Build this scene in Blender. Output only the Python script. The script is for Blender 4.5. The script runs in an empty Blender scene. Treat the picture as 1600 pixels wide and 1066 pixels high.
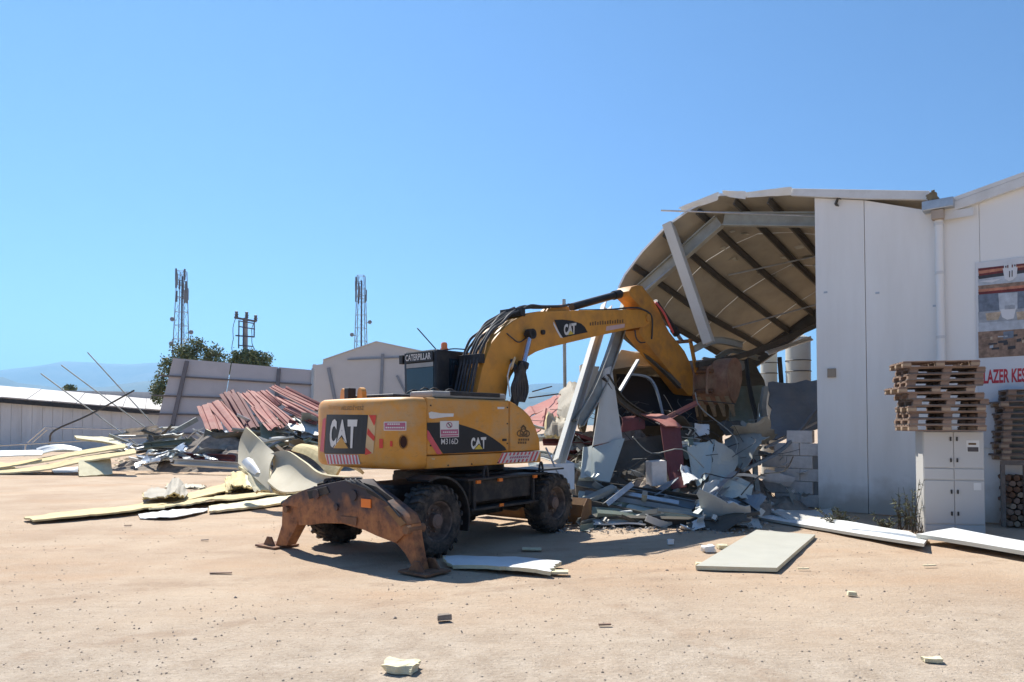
import bpy, bmesh, math, random
from math import sin, cos, pi, radians, sqrt, atan2, tan
from mathutils import Vector, Matrix, noise
random.seed(7)
scn = bpy.context.scene
COL = scn.collection

# ------------------------------------------------------------------ camera
FPX = 1100.0                       # focal length in pixels of the 1600 px wide photograph
PITCH = radians(1.7)               # nearly level; the frame is shifted upwards (walls stay almost upright)
PY0 = 664 - 1100*math.tan(PITCH)   # pixel row of the lens axis; the horizon is at row 664
HC = 1.93
cam_d = bpy.data.cameras.new('camera'); cam = bpy.data.objects.new('camera', cam_d); COL.objects.link(cam)
cam_d.sensor_width = 36; cam_d.lens = 36*FPX/1600
cam_d.shift_y = (PY0-533)/1600
cam_d.clip_start = 0.1; cam_d.clip_end = 60000
cam.location = (0, 0, HC); cam.rotation_euler = (pi/2 + PITCH, 0, 0)
scn.camera = cam

# ------------------------------------------------------------------ sky, sun, exposure
SUN_AZ = radians(-31)              # measured from +Y towards +X
SUN_EL = radians(50.5)
w = bpy.data.worlds.new('World'); scn.world = w; w.use_nodes = True
nt = w.node_tree; bg = nt.nodes['Background']
sky = nt.nodes.new('ShaderNodeTexSky'); sky.sky_type = 'NISHITA'; sky.sun_disc = False
sky.sun_elevation = SUN_EL; sky.sun_rotation = SUN_AZ
sky.altitude = 300; sky.air_density = 1.0; sky.dust_density = 0.0; sky.ozone_density = 10.0
nt.links.new(sky.outputs[0], bg.inputs[0]); bg.inputs[1].default_value = 0.065
sl = bpy.data.lights.new('sun', 'SUN'); sl.energy = 4.5; sl.angle = radians(0.5); sl.color = (1.0, 0.95, 0.86)
so = bpy.data.objects.new('sun', sl); COL.objects.link(so)
so.rotation_euler = Vector((-sin(SUN_AZ)*cos(SUN_EL), -cos(SUN_AZ)*cos(SUN_EL), -sin(SUN_EL))).to_track_quat('-Z', 'Y').to_euler()
so.location = (-20, 30, 40)
vs = scn.view_settings; vs.view_transform = 'Standard'; vs.look = 'None'; vs.gamma = 1; vs.use_curve_mapping = False
vs.exposure = 1.1

# ------------------------------------------------------------------ pixel -> place
def ray(px, py):
    a = (px-800)/FPX; b = (PY0-py)/FPX
    return Vector((a, cos(PITCH)-b*sin(PITCH), sin(PITCH)+b*cos(PITCH)))
def P(px, py, Y):
    d = ray(px, py); t = Y/d.y
    return Vector((0, 0, HC)) + d*t
def G(px, py, z=0.0):
    d = ray(px, py); t = (z-HC)/d.z
    return Vector((0, 0, HC)) + d*t

# ------------------------------------------------------------------ materials
MATS = {}
def mat(name, col, rough=0.6, metal=0.0, var=0.12, scale=3.0, bump=0.0, bscale=40.0, dirt=None, dirt_amt=0.4, dirt_scale=2.0, spec=0.4, streak=False, dirt_sharp=0.12, grime=False, base=None):
    if name in MATS: return MATS[name]
    m = bpy.data.materials.new(name); m.use_nodes = True; MATS[name] = m
    n = m.node_tree.nodes; l = m.node_tree.links; b = n['Principled BSDF']
    b.inputs['Roughness'].default_value = rough; b.inputs['Metallic'].default_value = metal
    b.inputs['Specular IOR Level'].default_value = spec
    tc = n.new('ShaderNodeTexCoord'); src = tc.outputs['Object']
    if streak:
        mp = n.new('ShaderNodeMapping'); mp.inputs['Scale'].default_value = (1, 1, 0.15); l.new(src, mp.inputs[0]); src2 = mp.outputs[0]
    else: src2 = src
    t1 = n.new('ShaderNodeTexNoise'); t1.inputs['Scale'].default_value = scale; t1.inputs['Detail'].default_value = 6; t1.inputs['Roughness'].default_value = 0.6
    l.new(src2, t1.inputs['Vector'])
    cr = n.new('ShaderNodeValToRGB'); e = cr.color_ramp.elements
    e[0].position = 0.3; e[1].position = 0.7
    lo = [max(0, c*(1-var)) for c in col]; hi = [min(1, c*(1+var)) for c in col]
    e[0].color = (*lo, 1); e[1].color = (*hi, 1)
    l.new(t1.outputs['Fac'], cr.inputs[0]); out = cr.outputs[0]
    if dirt is not None:
        t2 = n.new('ShaderNodeTexNoise'); t2.inputs['Scale'].default_value = dirt_scale; t2.inputs['Detail'].default_value = 9; t2.inputs['Roughness'].default_value = 0.68
        l.new(src2, t2.inputs['Vector'])
        mr = n.new('ShaderNodeMapRange'); mr.inputs[1].default_value = 0.5-dirt_sharp+0.06; mr.inputs[2].default_value = 0.5+dirt_sharp+0.06; mr.inputs[3].default_value = 0; mr.inputs[4].default_value = dirt_amt
        l.new(t2.outputs['Fac'], mr.inputs[0])
        mx = n.new('ShaderNodeMix'); mx.data_type = 'RGBA'; l.new(mr.outputs[0], mx.inputs[0]); l.new(out, mx.inputs[6]); mx.inputs[7].default_value = (*dirt, 1)
        out = mx.outputs[2]
    if grime:      # fine scratches and dust specks
        t4 = n.new('ShaderNodeTexNoise'); t4.inputs['Scale'].default_value = 14; t4.inputs['Detail'].default_value = 10; t4.inputs['Roughness'].default_value = 0.75
        mp4 = n.new('ShaderNodeMapping'); mp4.inputs['Scale'].default_value = (0.5, 0.5, 1.6); l.new(src, mp4.inputs[0]); l.new(mp4.outputs[0], t4.inputs['Vector'])
        m4 = n.new('ShaderNodeMapRange'); m4.inputs[1].default_value = 0.56; m4.inputs[2].default_value = 0.72; m4.inputs[4].default_value = 0.55; l.new(t4.outputs['Fac'], m4.inputs[0])
        x4 = n.new('ShaderNodeMix'); x4.data_type = 'RGBA'; l.new(m4.outputs[0], x4.inputs[0]); l.new(out, x4.inputs[6]); x4.inputs[7].default_value = (0.24, 0.13, 0.05, 1); out = x4.outputs[2]
    if base:       # splash line of dust at the foot
        sz = n.new('ShaderNodeSeparateXYZ'); l.new(src, sz.inputs[0]); t5 = n.new('ShaderNodeTexNoise'); t5.inputs['Scale'].default_value = 2.4; t5.inputs['Detail'].default_value = 8; l.new(src, t5.inputs['Vector'])
        a5 = n.new('ShaderNodeMath'); a5.operation = 'MULTIPLY_ADD'; l.new(t5.outputs['Fac'], a5.inputs[0]); a5.inputs[1].default_value = -1.3; l.new(sz.outputs[2], a5.inputs[2])
        m5 = n.new('ShaderNodeMapRange'); m5.inputs[1].default_value = -0.55; m5.inputs[2].default_value = 0.15; m5.inputs[3].default_value = 0.75; m5.inputs[4].default_value = 0; l.new(a5.outputs[0], m5.inputs[0])
        x5 = n.new('ShaderNodeMix'); x5.data_type = 'RGBA'; l.new(m5.outputs[0], x5.inputs[0]); l.new(out, x5.inputs[6]); x5.inputs[7].default_value = (*base, 1); out = x5.outputs[2]
    l.new(out, b.inputs['Base Color'])
    if bump > 0:
        t3 = n.new('ShaderNodeTexNoise'); t3.inputs['Scale'].default_value = bscale; t3.inputs['Detail'].default_value = 5; l.new(src, t3.inputs['Vector'])
        bp = n.new('ShaderNodeBump'); bp.inputs['Strength'].default_value = bump; bp.inputs['Distance'].default_value = 0.02
        l.new(t3.outputs['Fac'], bp.inputs['Height']); l.new(bp.outputs[0], b.inputs['Normal'])
    return m
DUST = (0.42, 0.33, 0.24)
M = dict(
 cat=mat('machine_yellow', (0.62, 0.275, 0.04), 0.5, var=0.10, scale=2, dirt=(0.46,0.32,0.17), dirt_amt=0.75, dirt_scale=2.2, bump=0.04, bscale=5, grime=True),
 cat_boom=mat('boom_yellow', (0.60, 0.27, 0.04), 0.5, var=0.10, scale=2, dirt=(0.26,0.13,0.05), dirt_amt=0.5, dirt_scale=2.5),
 stick=mat('stick_worn_yellow', (0.52, 0.235, 0.035), 0.55, var=0.12, scale=3, dirt=(0.20,0.10,0.05), dirt_amt=0.75, dirt_scale=1.6),
 rust=mat('rust_brown', (0.17, 0.085, 0.05), 0.85, var=0.35, scale=5, dirt=(0.30,0.16,0.07), dirt_amt=0.6, dirt_scale=4, bump=0.3),
 bucket=mat('bucket_worn_rust', (0.30, 0.165, 0.11), 0.8, var=0.3, scale=4, dirt=(0.42,0.31,0.2), dirt_amt=0.8, dirt_scale=2.2, bump=0.25),
 tooth=mat('worn_tooth_steel', (0.36, 0.29, 0.20), 0.6, var=0.2, scale=9),
 blade=mat('blade_muddy_yellow', (0.22, 0.12, 0.05), 0.8, var=0.25, scale=5, dirt=(0.15,0.08,0.05), dirt_amt=0.8, dirt_scale=3, bump=0.2),
 black=mat('black_paint', (0.018, 0.018, 0.02), 0.5, var=0.3, dirt=(0.10,0.08,0.06), dirt_amt=0.35, dirt_scale=5),
 chassis=mat('chassis_dusty_black', (0.022, 0.021, 0.021), 0.7, var=0.3, dirt=(0.13,0.10,0.075), dirt_amt=0.5, dirt_scale=4),
 rubber=mat('tyre_rubber', (0.028, 0.026, 0.025), 0.9, var=0.3, scale=8, dirt=(0.22,0.17,0.125), dirt_amt=0.6, dirt_scale=5, bump=0.2),
 hose=mat('hose_rubber', (0.035, 0.037, 0.042), 0.55, var=0.2, dirt=(0.15,0.13,0.11), dirt_amt=0.3, dirt_scale=7),
 rim=mat('rim_dusty_brown', (0.085, 0.065, 0.055), 0.75, var=0.3, scale=9, dirt=(0.25,0.18,0.13), dirt_amt=0.6, dirt_scale=8),
 hub=mat('hub_brown', (0.20, 0.135, 0.105), 0.7, var=0.2, scale=9, dirt=(0.10,0.07,0.06), dirt_amt=0.5, dirt_scale=9),
 chrome=mat('chrome_rod', (0.50, 0.50, 0.58), 0.25, metal=0.8, var=0.05),
 glass=mat('dark_cab_glass', (0.012, 0.022, 0.032), 0.06, var=0.2, spec=0.8),
 decal_k=mat('decal_black', (0.014, 0.015, 0.018), 0.45, var=0.2),
 decal_w=mat('decal_white', (0.66, 0.65, 0.62), 0.5, var=0.06, dirt=(0.45,0.4,0.35), dirt_amt=0.3),
 decal_r=mat('decal_red', (0.62, 0.05, 0.03), 0.5, var=0.15),
 decal_p=mat('decal_pink', (0.60, 0.10, 0.11), 0.5, var=0.15),
 decal_m=mat('decal_faded_magenta', (0.42, 0.12, 0.20), 0.5, var=0.12),
 decal_y=mat('decal_yellow', (0.62, 0.46, 0.06), 0.5, var=0.1),
 decal_o=mat('decal_ochre', (0.52, 0.27, 0.05), 0.5, var=0.1),
 decal_s=mat('decal_sand', (0.60, 0.42, 0.22), 0.5, var=0.1),
 ink=mat('faded_dark_ink', (0.13, 0.075, 0.03), 0.6, var=0.3),
 orange=mat('orange_reflector', (0.85, 0.20, 0.02), 0.3, var=0.1),
 grey_metal=mat('bare_grey_metal', (0.34, 0.34, 0.33), 0.5, metal=0.3, var=0.15, dirt=(0.25,0.2,0.15), dirt_amt=0.4),
)

# ------------------------------------------------------------------ mesh helpers
def obj(name, verts, faces, m, parent=None, smooth=False, recalc=True):
    me = bpy.data.meshes.new(name)
    me.from_pydata([tuple(v) for v in verts], [], faces)
    if recalc or smooth:
        b = bmesh.new(); b.from_mesh(me)
        if recalc: bmesh.ops.recalc_face_normals(b, faces=b.faces)
        if smooth:
            for f in b.faces: f.smooth = True
            for e in b.edges:
                if len(e.link_faces) == 2 and e.calc_face_angle(0) > 0.7: e.smooth = False
        b.to_mesh(me); b.free()
    if m is not None: me.materials.append(M[m] if isinstance(m, str) else m)
    o = bpy.data.objects.new(name, me); COL.objects.link(o)
    if parent is not None: o.parent = parent
    return o
def bobj(name, b, m, parent=None, smooth=False):
    bmesh.ops.recalc_face_normals(b, faces=b.faces)
    if smooth:
        for f in b.faces: f.smooth = True
        for e in b.edges:
            if len(e.link_faces) == 2 and e.calc_face_angle(0) > 0.7: e.smooth = False
    me = bpy.data.meshes.new(name); b.to_mesh(me); b.free()
    if m is not None: me.materials.append(M[m] if isinstance(m, str) else m)
    o = bpy.data.objects.new(name, me); COL.objects.link(o)
    if parent is not None: o.parent = parent
    return o
def empty(name, loc=(0,0,0), rz=0):
    o = bpy.data.objects.new(name, None); COL.objects.link(o); o.location = loc; o.rotation_euler = (0, 0, rz); o.empty_display_size = 0.3
    return o
def tag(o, label, cat, group=None):
    o['label'] = label; o['category'] = cat
    if group: o['group'] = group
    return o
def kind(o, k): o['kind'] = k; return o
def copy_tree(o, parent=None):
    c = o.copy(); COL.objects.link(c)
    if parent is not None: c.parent = parent
    for ch in list(o.children): copy_tree(ch, c)
    return c
class MB:
    """collects simple shapes into one mesh"""
    def __init__(s): s.v = []; s.f = []
    def add(s, v, f):
        n = len(s.v); s.v += [Vector(p) for p in v]; s.f += [tuple(i+n for i in q) for q in f]; return s
    def box(s, x0, x1, y0, y1, z0, z1, mt=None):
        v = [Vector(p) for p in ((x0,y0,z0),(x1,y0,z0),(x1,y1,z0),(x0,y1,z0),(x0,y0,z1),(x1,y0,z1),(x1,y1,z1),(x0,y1,z1))]
        if mt is not None: v = [mt @ p for p in v]
        return s.add(v, [(0,3,2,1),(4,5,6,7),(0,1,5,4),(1,2,6,5),(2,3,7,6),(3,0,4,7)])
    def tube(s, pts, r, n=8, cap=True):
        pts = [Vector(p) for p in pts]; rings = []
        t0 = (pts[1]-pts[0]).normalized(); up = Vector((0,0,1)) if abs(t0.z) < 0.9 else Vector((1,0,0))
        side = t0.cross(up).normalized()
        vs = []
        for i, p in enumerate(pts):
            a = pts[max(i-1,0)]; b = pts[min(i+1,len(pts)-1)]; t = (b-a).normalized()
            side = (side - t*side.dot(t)).normalized(); bi = t.cross(side)
            rr = r[i] if isinstance(r, (list, tuple)) else r
            for k in range(n):
                an = 2*pi*k/n; vs.append(p + side*(cos(an)*rr) + bi*(sin(an)*rr))
        fs = []
        for i in range(len(pts)-1):
            for k in range(n):
                k2 = (k+1) % n; fs.append((i*n+k, i*n+k2, (i+1)*n+k2, (i+1)*n+k))
        if cap: fs.append(tuple(range(n))[::-1]); fs.append(tuple(range((len(pts)-1)*n, len(pts)*n)))
        return s.add(vs, fs)
    def build(s, name, m, parent=None, smooth=False): return obj(name, s.v, s.f, m, parent, smooth)
def bm_box(x0, x1, y0, y1, z0, z1, bev=0.0, seg=2, mt=None):
    b = bmesh.new(); mb = MB().box(x0, x1, y0, y1, z0, z1)
    vs = [b.verts.new(v) for v in mb.v]
    for f in mb.f: b.faces.new([vs[i] for i in f])
    if bev: bmesh.ops.bevel(b, geom=list(b.edges), offset=bev, segments=seg, affect='EDGES', profile=0.6)
    if mt is not None: bmesh.ops.transform(b, matrix=mt, verts=b.verts)
    return b
def prism(prof, y0, y1, bev=0.0, seg=2):
    """profile in (x,z), extruded along y"""
    b = bmesh.new()
    A = [b.verts.new((x, y0, z)) for x, z in prof]; B = [b.verts.new((x, y1, z)) for x, z in prof]
    n = len(prof); ca = b.faces.new(A); cb = b.faces.new(B[::-1])
    for i in range(n): b.faces.new((A[i], B[i], B[(i+1) % n], A[(i+1) % n]))
    bmesh.ops.recalc_face_normals(b, faces=b.faces)
    if bev:
        ed = list(set(list(ca.edges)+list(cb.edges)))
        bmesh.ops.bevel(b, geom=ed, offset=bev, segments=seg, affect='EDGES', profile=0.6)
    return b
def smooth_path(pts, k=6):
    pts = [Vector(p) for p in pts]; out = []
    for i in range(len(pts)-1):
        p0 = pts[max(i-1,0)]; p1 = pts[i]; p2 = pts[i+1]; p3 = pts[min(i+2,len(pts)-1)]
        for j in range(k):
            t = j/k
            out.append(0.5*((2*p1)+(p2-p0)*t+(2*p0-5*p1+4*p2-p3)*t*t+(-p0+3*p1-3*p2+p3)*t**3))
    out.append(pts[-1]); return out
def lathe(prof, n, axis='y'):
    """profile of (r, h) revolved round the y axis"""
    v = []; f = []
    for i in range(n):
        a = 2*pi*i/n
        for r, h in prof: v.append(Vector((r*cos(a), h, r*sin(a))))
    m = len(prof)
    for i in range(n):
        j = (i+1) % n
        for k in range(m-1): f.append((i*m+k, i*m+k+1, j*m+k+1, j*m+k))
    return v, f
_TX = {}
def text2d(s, bold=0.0):
    if (s, bold) in _TX: return _TX[(s, bold)]
    cu = bpy.data.curves.new('t', 'FONT'); cu.body = s; cu.offset = bold; cu.resolution_u = 3; cu.space_character = 1.0
    o = bpy.data.objects.new('t', cu); COL.objects.link(o)
    dg = bpy.context.evaluated_depsgraph_get(); dg.update()
    me = bpy.data.meshes.new_from_object(o.evaluated_get(dg))
    v = [(q.co.x, q.co.y) for q in me.vertices]; f = [tuple(q.vertices) for q in me.polygons]
    bpy.data.objects.remove(o); bpy.data.curves.remove(cu); bpy.data.meshes.remove(me)
    x0 = min(q[0] for q in v); x1 = max(q[0] for q in v); y0 = min(q[1] for q in v); y1 = max(q[1] for q in v)
    v = [((a-x0)/(x1-x0), (b-y0)/(y1-y0)) for a, b in v]
    _TX[(s, bold)] = (v, f); return v, f
def text_on(name, s, mp, m, parent, bold=0.02):
    """text filling the unit square, placed by mp(u,v) -> point"""
    v, f = text2d(s, bold)
    return obj(name, [mp(a, b) for a, b in v], f, m, parent, recalc=False)
def quad_map(c):
    """corners bl, br, tr, tl -> bilinear map"""
    c = [Vector(p) for p in c]
    return lambda u, v: (c[0]*(1-u)+c[1]*u)*(1-v) + (c[3]*(1-u)+c[2]*u)*v
# ------------------------------------------------------------------ ground, hills, haze
def ground_mat():
    m = bpy.data.materials.new('dusty_earth'); m.use_nodes = True
    n = m.node_tree.nodes; l = m.node_tree.links; b = n['Principled BSDF']
    b.inputs['Roughness'].default_value = 0.95; b.inputs['Specular IOR Level'].default_value = 0.15
    tc = n.new('ShaderNodeTexCoord'); o = tc.outputs['Object']
    def noi(scale, det=6, rough=0.6, stretch=None, rot=0):
        src = o
        if stretch:
            mp = n.new('ShaderNodeMapping'); mp.inputs['Scale'].default_value = stretch; mp.inputs['Rotation'].default_value = (0,0,rot); l.new(src, mp.inputs[0]); src = mp.outputs[0]
        t = n.new('ShaderNodeTexNoise'); t.inputs['Scale'].default_value = scale; t.inputs['Detail'].default_value = det; t.inputs['Roughness'].default_value = rough
        l.new(src, t.inputs['Vector']); return t.outputs['Fac']
    def rng(x, a, c, lo=0, hi=1):
        r = n.new('ShaderNodeMapRange'); r.inputs[1].default_value = a; r.inputs[2].default_value = c; r.inputs[3].default_value = lo; r.inputs[4].default_value = hi; l.new(x, r.inputs[0]); return r.outputs[0]
    def mix(fac, a, c, mode='MIX'):
        x = n.new('ShaderNodeMix'); x.data_type = 'RGBA'; x.blend_type = mode
        l.new(fac, x.inputs[0])
        for s, i in ((a, 6), (c, 7)):
            if isinstance(s, tuple): x.inputs[i].default_value = (*s, 1)
            else: l.new(s, x.inputs[i])
        return x.outputs[2]
    c = mix(rng(noi(0.45, 8, 0.65), 0.36, 0.64), (0.395, 0.288, 0.202), (0.500, 0.392, 0.288))
    c = mix(rng(noi(0.22, 5, 0.6, (1, 3.2, 1), 0.15), 0.50, 0.68, 0, 0.6), c, (0.465, 0.312, 0.200))          # reddish sweeps
    c = mix(rng(noi(0.9, 6, 0.7, (0.25, 2.4, 1), -0.12), 0.54, 0.70, 0, 0.5), c, (0.37, 0.265, 0.185))       # dragged tracks
    sep = n.new('ShaderNodeSeparateXYZ'); l.new(o, sep.inputs[0])
    ad = n.new('ShaderNodeMath'); ad.operation = 'MULTIPLY_ADD'; l.new(noi(0.5, 5), ad.inputs[0]); ad.inputs[1].default_value = 5.0; l.new(sep.outputs[1], ad.inputs[2])
    near = rng(ad.outputs[0], 11.2, 8.2)                                                                    # gravelled strip
    c = mix(near, c, mix(rng(noi(3.0, 8, 0.75), 0.38, 0.62), (0.375, 0.300, 0.228), (0.485, 0.405, 0.320)))
    sp = rng(noi(34, 4, 0.85), 0.575, 0.65); 
    mm = n.new('ShaderNodeMath'); mm.operation = 'MULTIPLY'; l.new(sp, mm.inputs[0]); l.new(rng(near, 0, 1, 0.28, 0.75), mm.inputs[1])
    c = mix(mm.outputs[0], c, (0.17, 0.125, 0.095))
    sp2 = rng(noi(55, 2, 0.7), 0.62, 0.68); mm2 = n.new('ShaderNodeMath'); mm2.operation = 'MULTIPLY'; l.new(sp2, mm2.inputs[0]); mm2.inputs[1].default_value = 0.5
    c = mix(mm2.outputs[0], c, (0.62, 0.55, 0.48))
    # tyre tracks: pairs of bands along wide arcs about two far centres, broken up by noise
    for cx, cy, r0, wd_, seed_ in ((-3.0, 42.0, 33.4, 0.30, 1), (-3.0, 42.0, 31.3, 0.30, 2), (16.0, -22.0, 36.5, 0.28, 3), (16.0, -22.0, 34.4, 0.28, 4), (-30.0, -6.0, 34.0, 0.26, 5)):
        vd = n.new('ShaderNodeVectorMath'); vd.operation = 'DISTANCE'; l.new(o, vd.inputs[0]); vd.inputs[1].default_value = (cx, cy, 0)
        nn_ = noi(0.7, 4, 0.6); w1 = n.new('ShaderNodeMath'); w1.operation = 'MULTIPLY_ADD'; l.new(nn_, w1.inputs[0]); w1.inputs[1].default_value = 0.5; l.new(vd.outputs['Value'], w1.inputs[2])
        s1 = n.new('ShaderNodeMath'); s1.operation = 'SUBTRACT'; l.new(w1.outputs[0], s1.inputs[0]); s1.inputs[1].default_value = r0+0.25
        ab = n.new('ShaderNodeMath'); ab.operation = 'ABSOLUTE'; l.new(s1.outputs[0], ab.inputs[0])
        band = rng(ab.outputs[0], wd_*0.55, wd_*0.25); brk = rng(noi(1.7+0.2*seed_, 6, 0.7), 0.42, 0.6, 0, 0.5)
        mu = n.new('ShaderNodeMath'); mu.operation = 'MULTIPLY'; l.new(band, mu.inputs[0]); l.new(brk, mu.inputs[1])
        c = mix(mu.outputs[0], c, (0.33, 0.235, 0.165))
    l.new(c, b.inputs['Base Color'])
    bp = n.new('ShaderNodeBump'); bp.inputs['Strength'].default_value = 0.75; bp.inputs['Distance'].default_value = 0.035
    ad2 = n.new('ShaderNodeMath'); ad2.operation = 'ADD'; l.new(noi(22, 8, 0.75), ad2.inputs[0]); l.new(noi(1.2, 6, 0.7, (0.3, 2.2, 1), -0.12), ad2.inputs[1])
    l.new(ad2.outputs[0], bp.inputs['Height']); l.new(bp.outputs[0], b.inputs['Normal'])
    return m
def gz(x, y):
    k = max(0.0, 1 - max(abs(x)-14, 0)/10 - max(abs(y-12)-14, 0)/10)
    return 0.022*k*(noise.noise((x*0.45, y*0.45, 0.3)) + 0.6*noise.noise((x*1.7, y*2.6, 4.1))) - 0.012
def spaced(a, lim):
    out = [0.0]; s = a
    while out[-1] < 22: out.append(out[-1]+a)
    while out[-1] < lim: s *= 1.45; out.append(out[-1]+s)
    return out
xs = spaced(0.22, 15000); xs = [-x for x in xs[:0:-1]] + xs
ys = [-15000, -5000, -1500, -400, -100, -40, -18, -9, -4] + spaced(0.2, 15000)
gv = [(x, y, gz(x, y)) for y in ys for x in xs]; nx = len(xs)
gf = [(j*nx+i, j*nx+i+1, (j+1)*nx+i+1, (j+1)*nx+i) for j in range(len(ys)-1) for i in range(nx-1)]
ground = obj('ground', gv, gf, ground_mat(), recalc=False, smooth=False)
for p in ground.data.polygons: p.use_smooth = True
kind(ground, 'structure'); ground['label'] = 'pale pinkish beige dusty earth yard with fine gravel'

m_hill = mat('hill_scrub', (0.075, 0.085, 0.055), 0.95, var=0.35, scale=0.004, dirt=(0.16,0.14,0.10), dirt_amt=0.6, dirt_scale=0.002)
def ridge(name, Y, prof, depth, seed, label):
    """prof: list of (px, py) of the skyline; a mountain mass with its crest at distance Y"""
    N = 150; K = 14; px0 = prof[0][0]; px1 = prof[-1][0]; v = []; f = []
    for i in range(N+1):
        px = px0 + (px1-px0)*i/N
        for a, b_ in zip(prof, prof[1:]):
            if a[0] <= px <= b_[0]:
                t = (px-a[0])/(b_[0]-a[0]); t = t*t*(3-2*t); py = a[1]+(b_[1]-a[1])*t; break
        c = P(px, py, Y)
        for k in range(K+1):
            s = k/K; yy = Y - depth + 2*depth*s; h = max(0, 1-abs(2*s-1)**1.2)
            z = c.z*h*(1+0.14*noise.fractal((px*0.012+seed, s*5, seed), 1.0, 2.0, 5)*(1 if 0.02 < h < 0.97 else 0.25)) - 5*(h <= 0)
            v.append((c.x*yy/Y if False else c.x, yy + 300*noise.noise((px*0.01, seed, s*2)), z))
    for i in range(N):
        for k in range(K): a = i*(K+1)+k; f.append((a, a+K+1, a+K+2, a+1))
    o = obj(name, v, f, m_hill, recalc=False)
    for p in o.data.polygons: p.use_smooth = True
    kind(o, 'structure'); o['label'] = label; return o
ridge('mountain', 9800, [(-900,600),(-500,585),(-200,582),(0,578),(45,572),(95,562),(150,564),(200,568),(250,566),(330,572),(450,588),(600,600),(760,606),(850,600),(960,604),(1200,600),(1500,590),(1900,585),(2400,600)], 2300, 1.3, 'far blue mountain range on the horizon')
ridge('foothill', 6200, [(-900,612),(-400,600),(-100,588),(0,588),(20,590),(50,600),(90,606),(150,604),(230,596),(300,600),(420,612),(600,622),(760,626),(840,612),(900,616),(1200,622),(1600,610),(2000,606),(2400,612)], 1500, 5.7, 'lower blue foothills before the mountains')
hb = MB().box(-15600, 15600, -15600, 15600, -6.5, 1250).build('haze', None); kind(hb, 'stuff')
hm = bpy.data.materials.new('haze_air'); hm.use_nodes = True; hn = hm.node_tree.nodes; hn.clear()
ho = hn.new('ShaderNodeOutputMaterial'); hv = hn.new('ShaderNodeVolumePrincipled')
hv.inputs['Color'].default_value = (0.30, 0.62, 1.0, 1); hv.inputs['Density'].default_value = 0.00011; hv.inputs['Anisotropy'].default_value = 0.35
hm.node_tree.links.new(hv.outputs[0], ho.inputs['Volume']); hb.data.materials.append(hm)
# ------------------------------------------------------------------ wheeled excavator
EX0, EY0, EA = -0.88, 12.74, radians(47.4)       # swing centre and heading of the upper structure
def toloc(p):
    dx, dy = p[0]-EX0, p[1]-EY0
    return Vector((dx*cos(EA)+dy*sin(EA), -dx*sin(EA)+dy*cos(EA), p[2]))
def ony(px, py, y):
    c = toloc((0,0,HC)); e = toloc(Vector((0,0,HC))+ray(px, py)) - c; t = (y-c.y)/e.y; return c+e*t
def onx(px, py, x):
    c = toloc((0,0,HC)); e = toloc(Vector((0,0,HC))+ray(px, py)) - c; t = (x-c.x)/e.x; return c+e*t
ex = empty('wheeled_excavator', (EX0, EY0, 0), EA)
tag(ex, 'yellow wheeled excavator with raised boom tearing down the white hall', 'excavator')

# --- upper structure: plan curve of the tail
plan = [(-1.935,-1.25),(-2.05,-1.245),(-2.16,-1.215),(-2.27,-1.13),(-2.35,-1.0),(-2.41,-0.82),(-2.45,-0.55),(-2.475,-0.28),(-2.485,0)]
plan = plan + [(x,-y) for x, y in plan[-2::-1]]
plan = [(p.x, p.y) for p in smooth_path([(x, y, 0) for x, y in plan], 4)]
def plan_norm(i):
    a = plan[max(i-1,0)]; b = plan[min(i+1,len(plan)-1)]; t = Vector((b[0]-a[0], b[1]-a[1])).normalized(); return Vector((-t.y*-1, -t.x)) if False else Vector((t.y*-1, t.x))
cwl = [(1.27,0.10),(1.285,0.05),(1.33,0.012),(1.38,0.0),(2.20,0.0),(2.27,0.012),(2.315,0.04),(2.34,0.09),(2.345,0.2)]
v = []; f = []; n = len(plan)
for z, ins in cwl:
    for i, (x, y) in enumerate(plan):
        nn = plan_norm(i)
        # inward normal points to the swing centre
        c = Vector((-1.2, 0)) - Vector((x, y))
        if nn.dot(c) < 0: nn = -nn
        q = Vector((x, y)) + nn*ins
        q.x = min(q.x, -1.935); v.append((q.x, q.y, z))
for k in range(len(cwl)-1):
    for i in range(n-1): f.append((k*n+i, k*n+i+1, (k+1)*n+i+1, (k+1)*n+i))
f.append(tuple((len(cwl)-1)*n+i for i in range(n))); f.append(tuple(range(n))[::-1])
f.append(tuple(k*n for k in range(len(cwl))) + tuple(k*n+n-1 for k in range(len(cwl)-1,-1,-1)))
cw = obj('counterweight', v, f, 'cat', ex, smooth=True)
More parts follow.
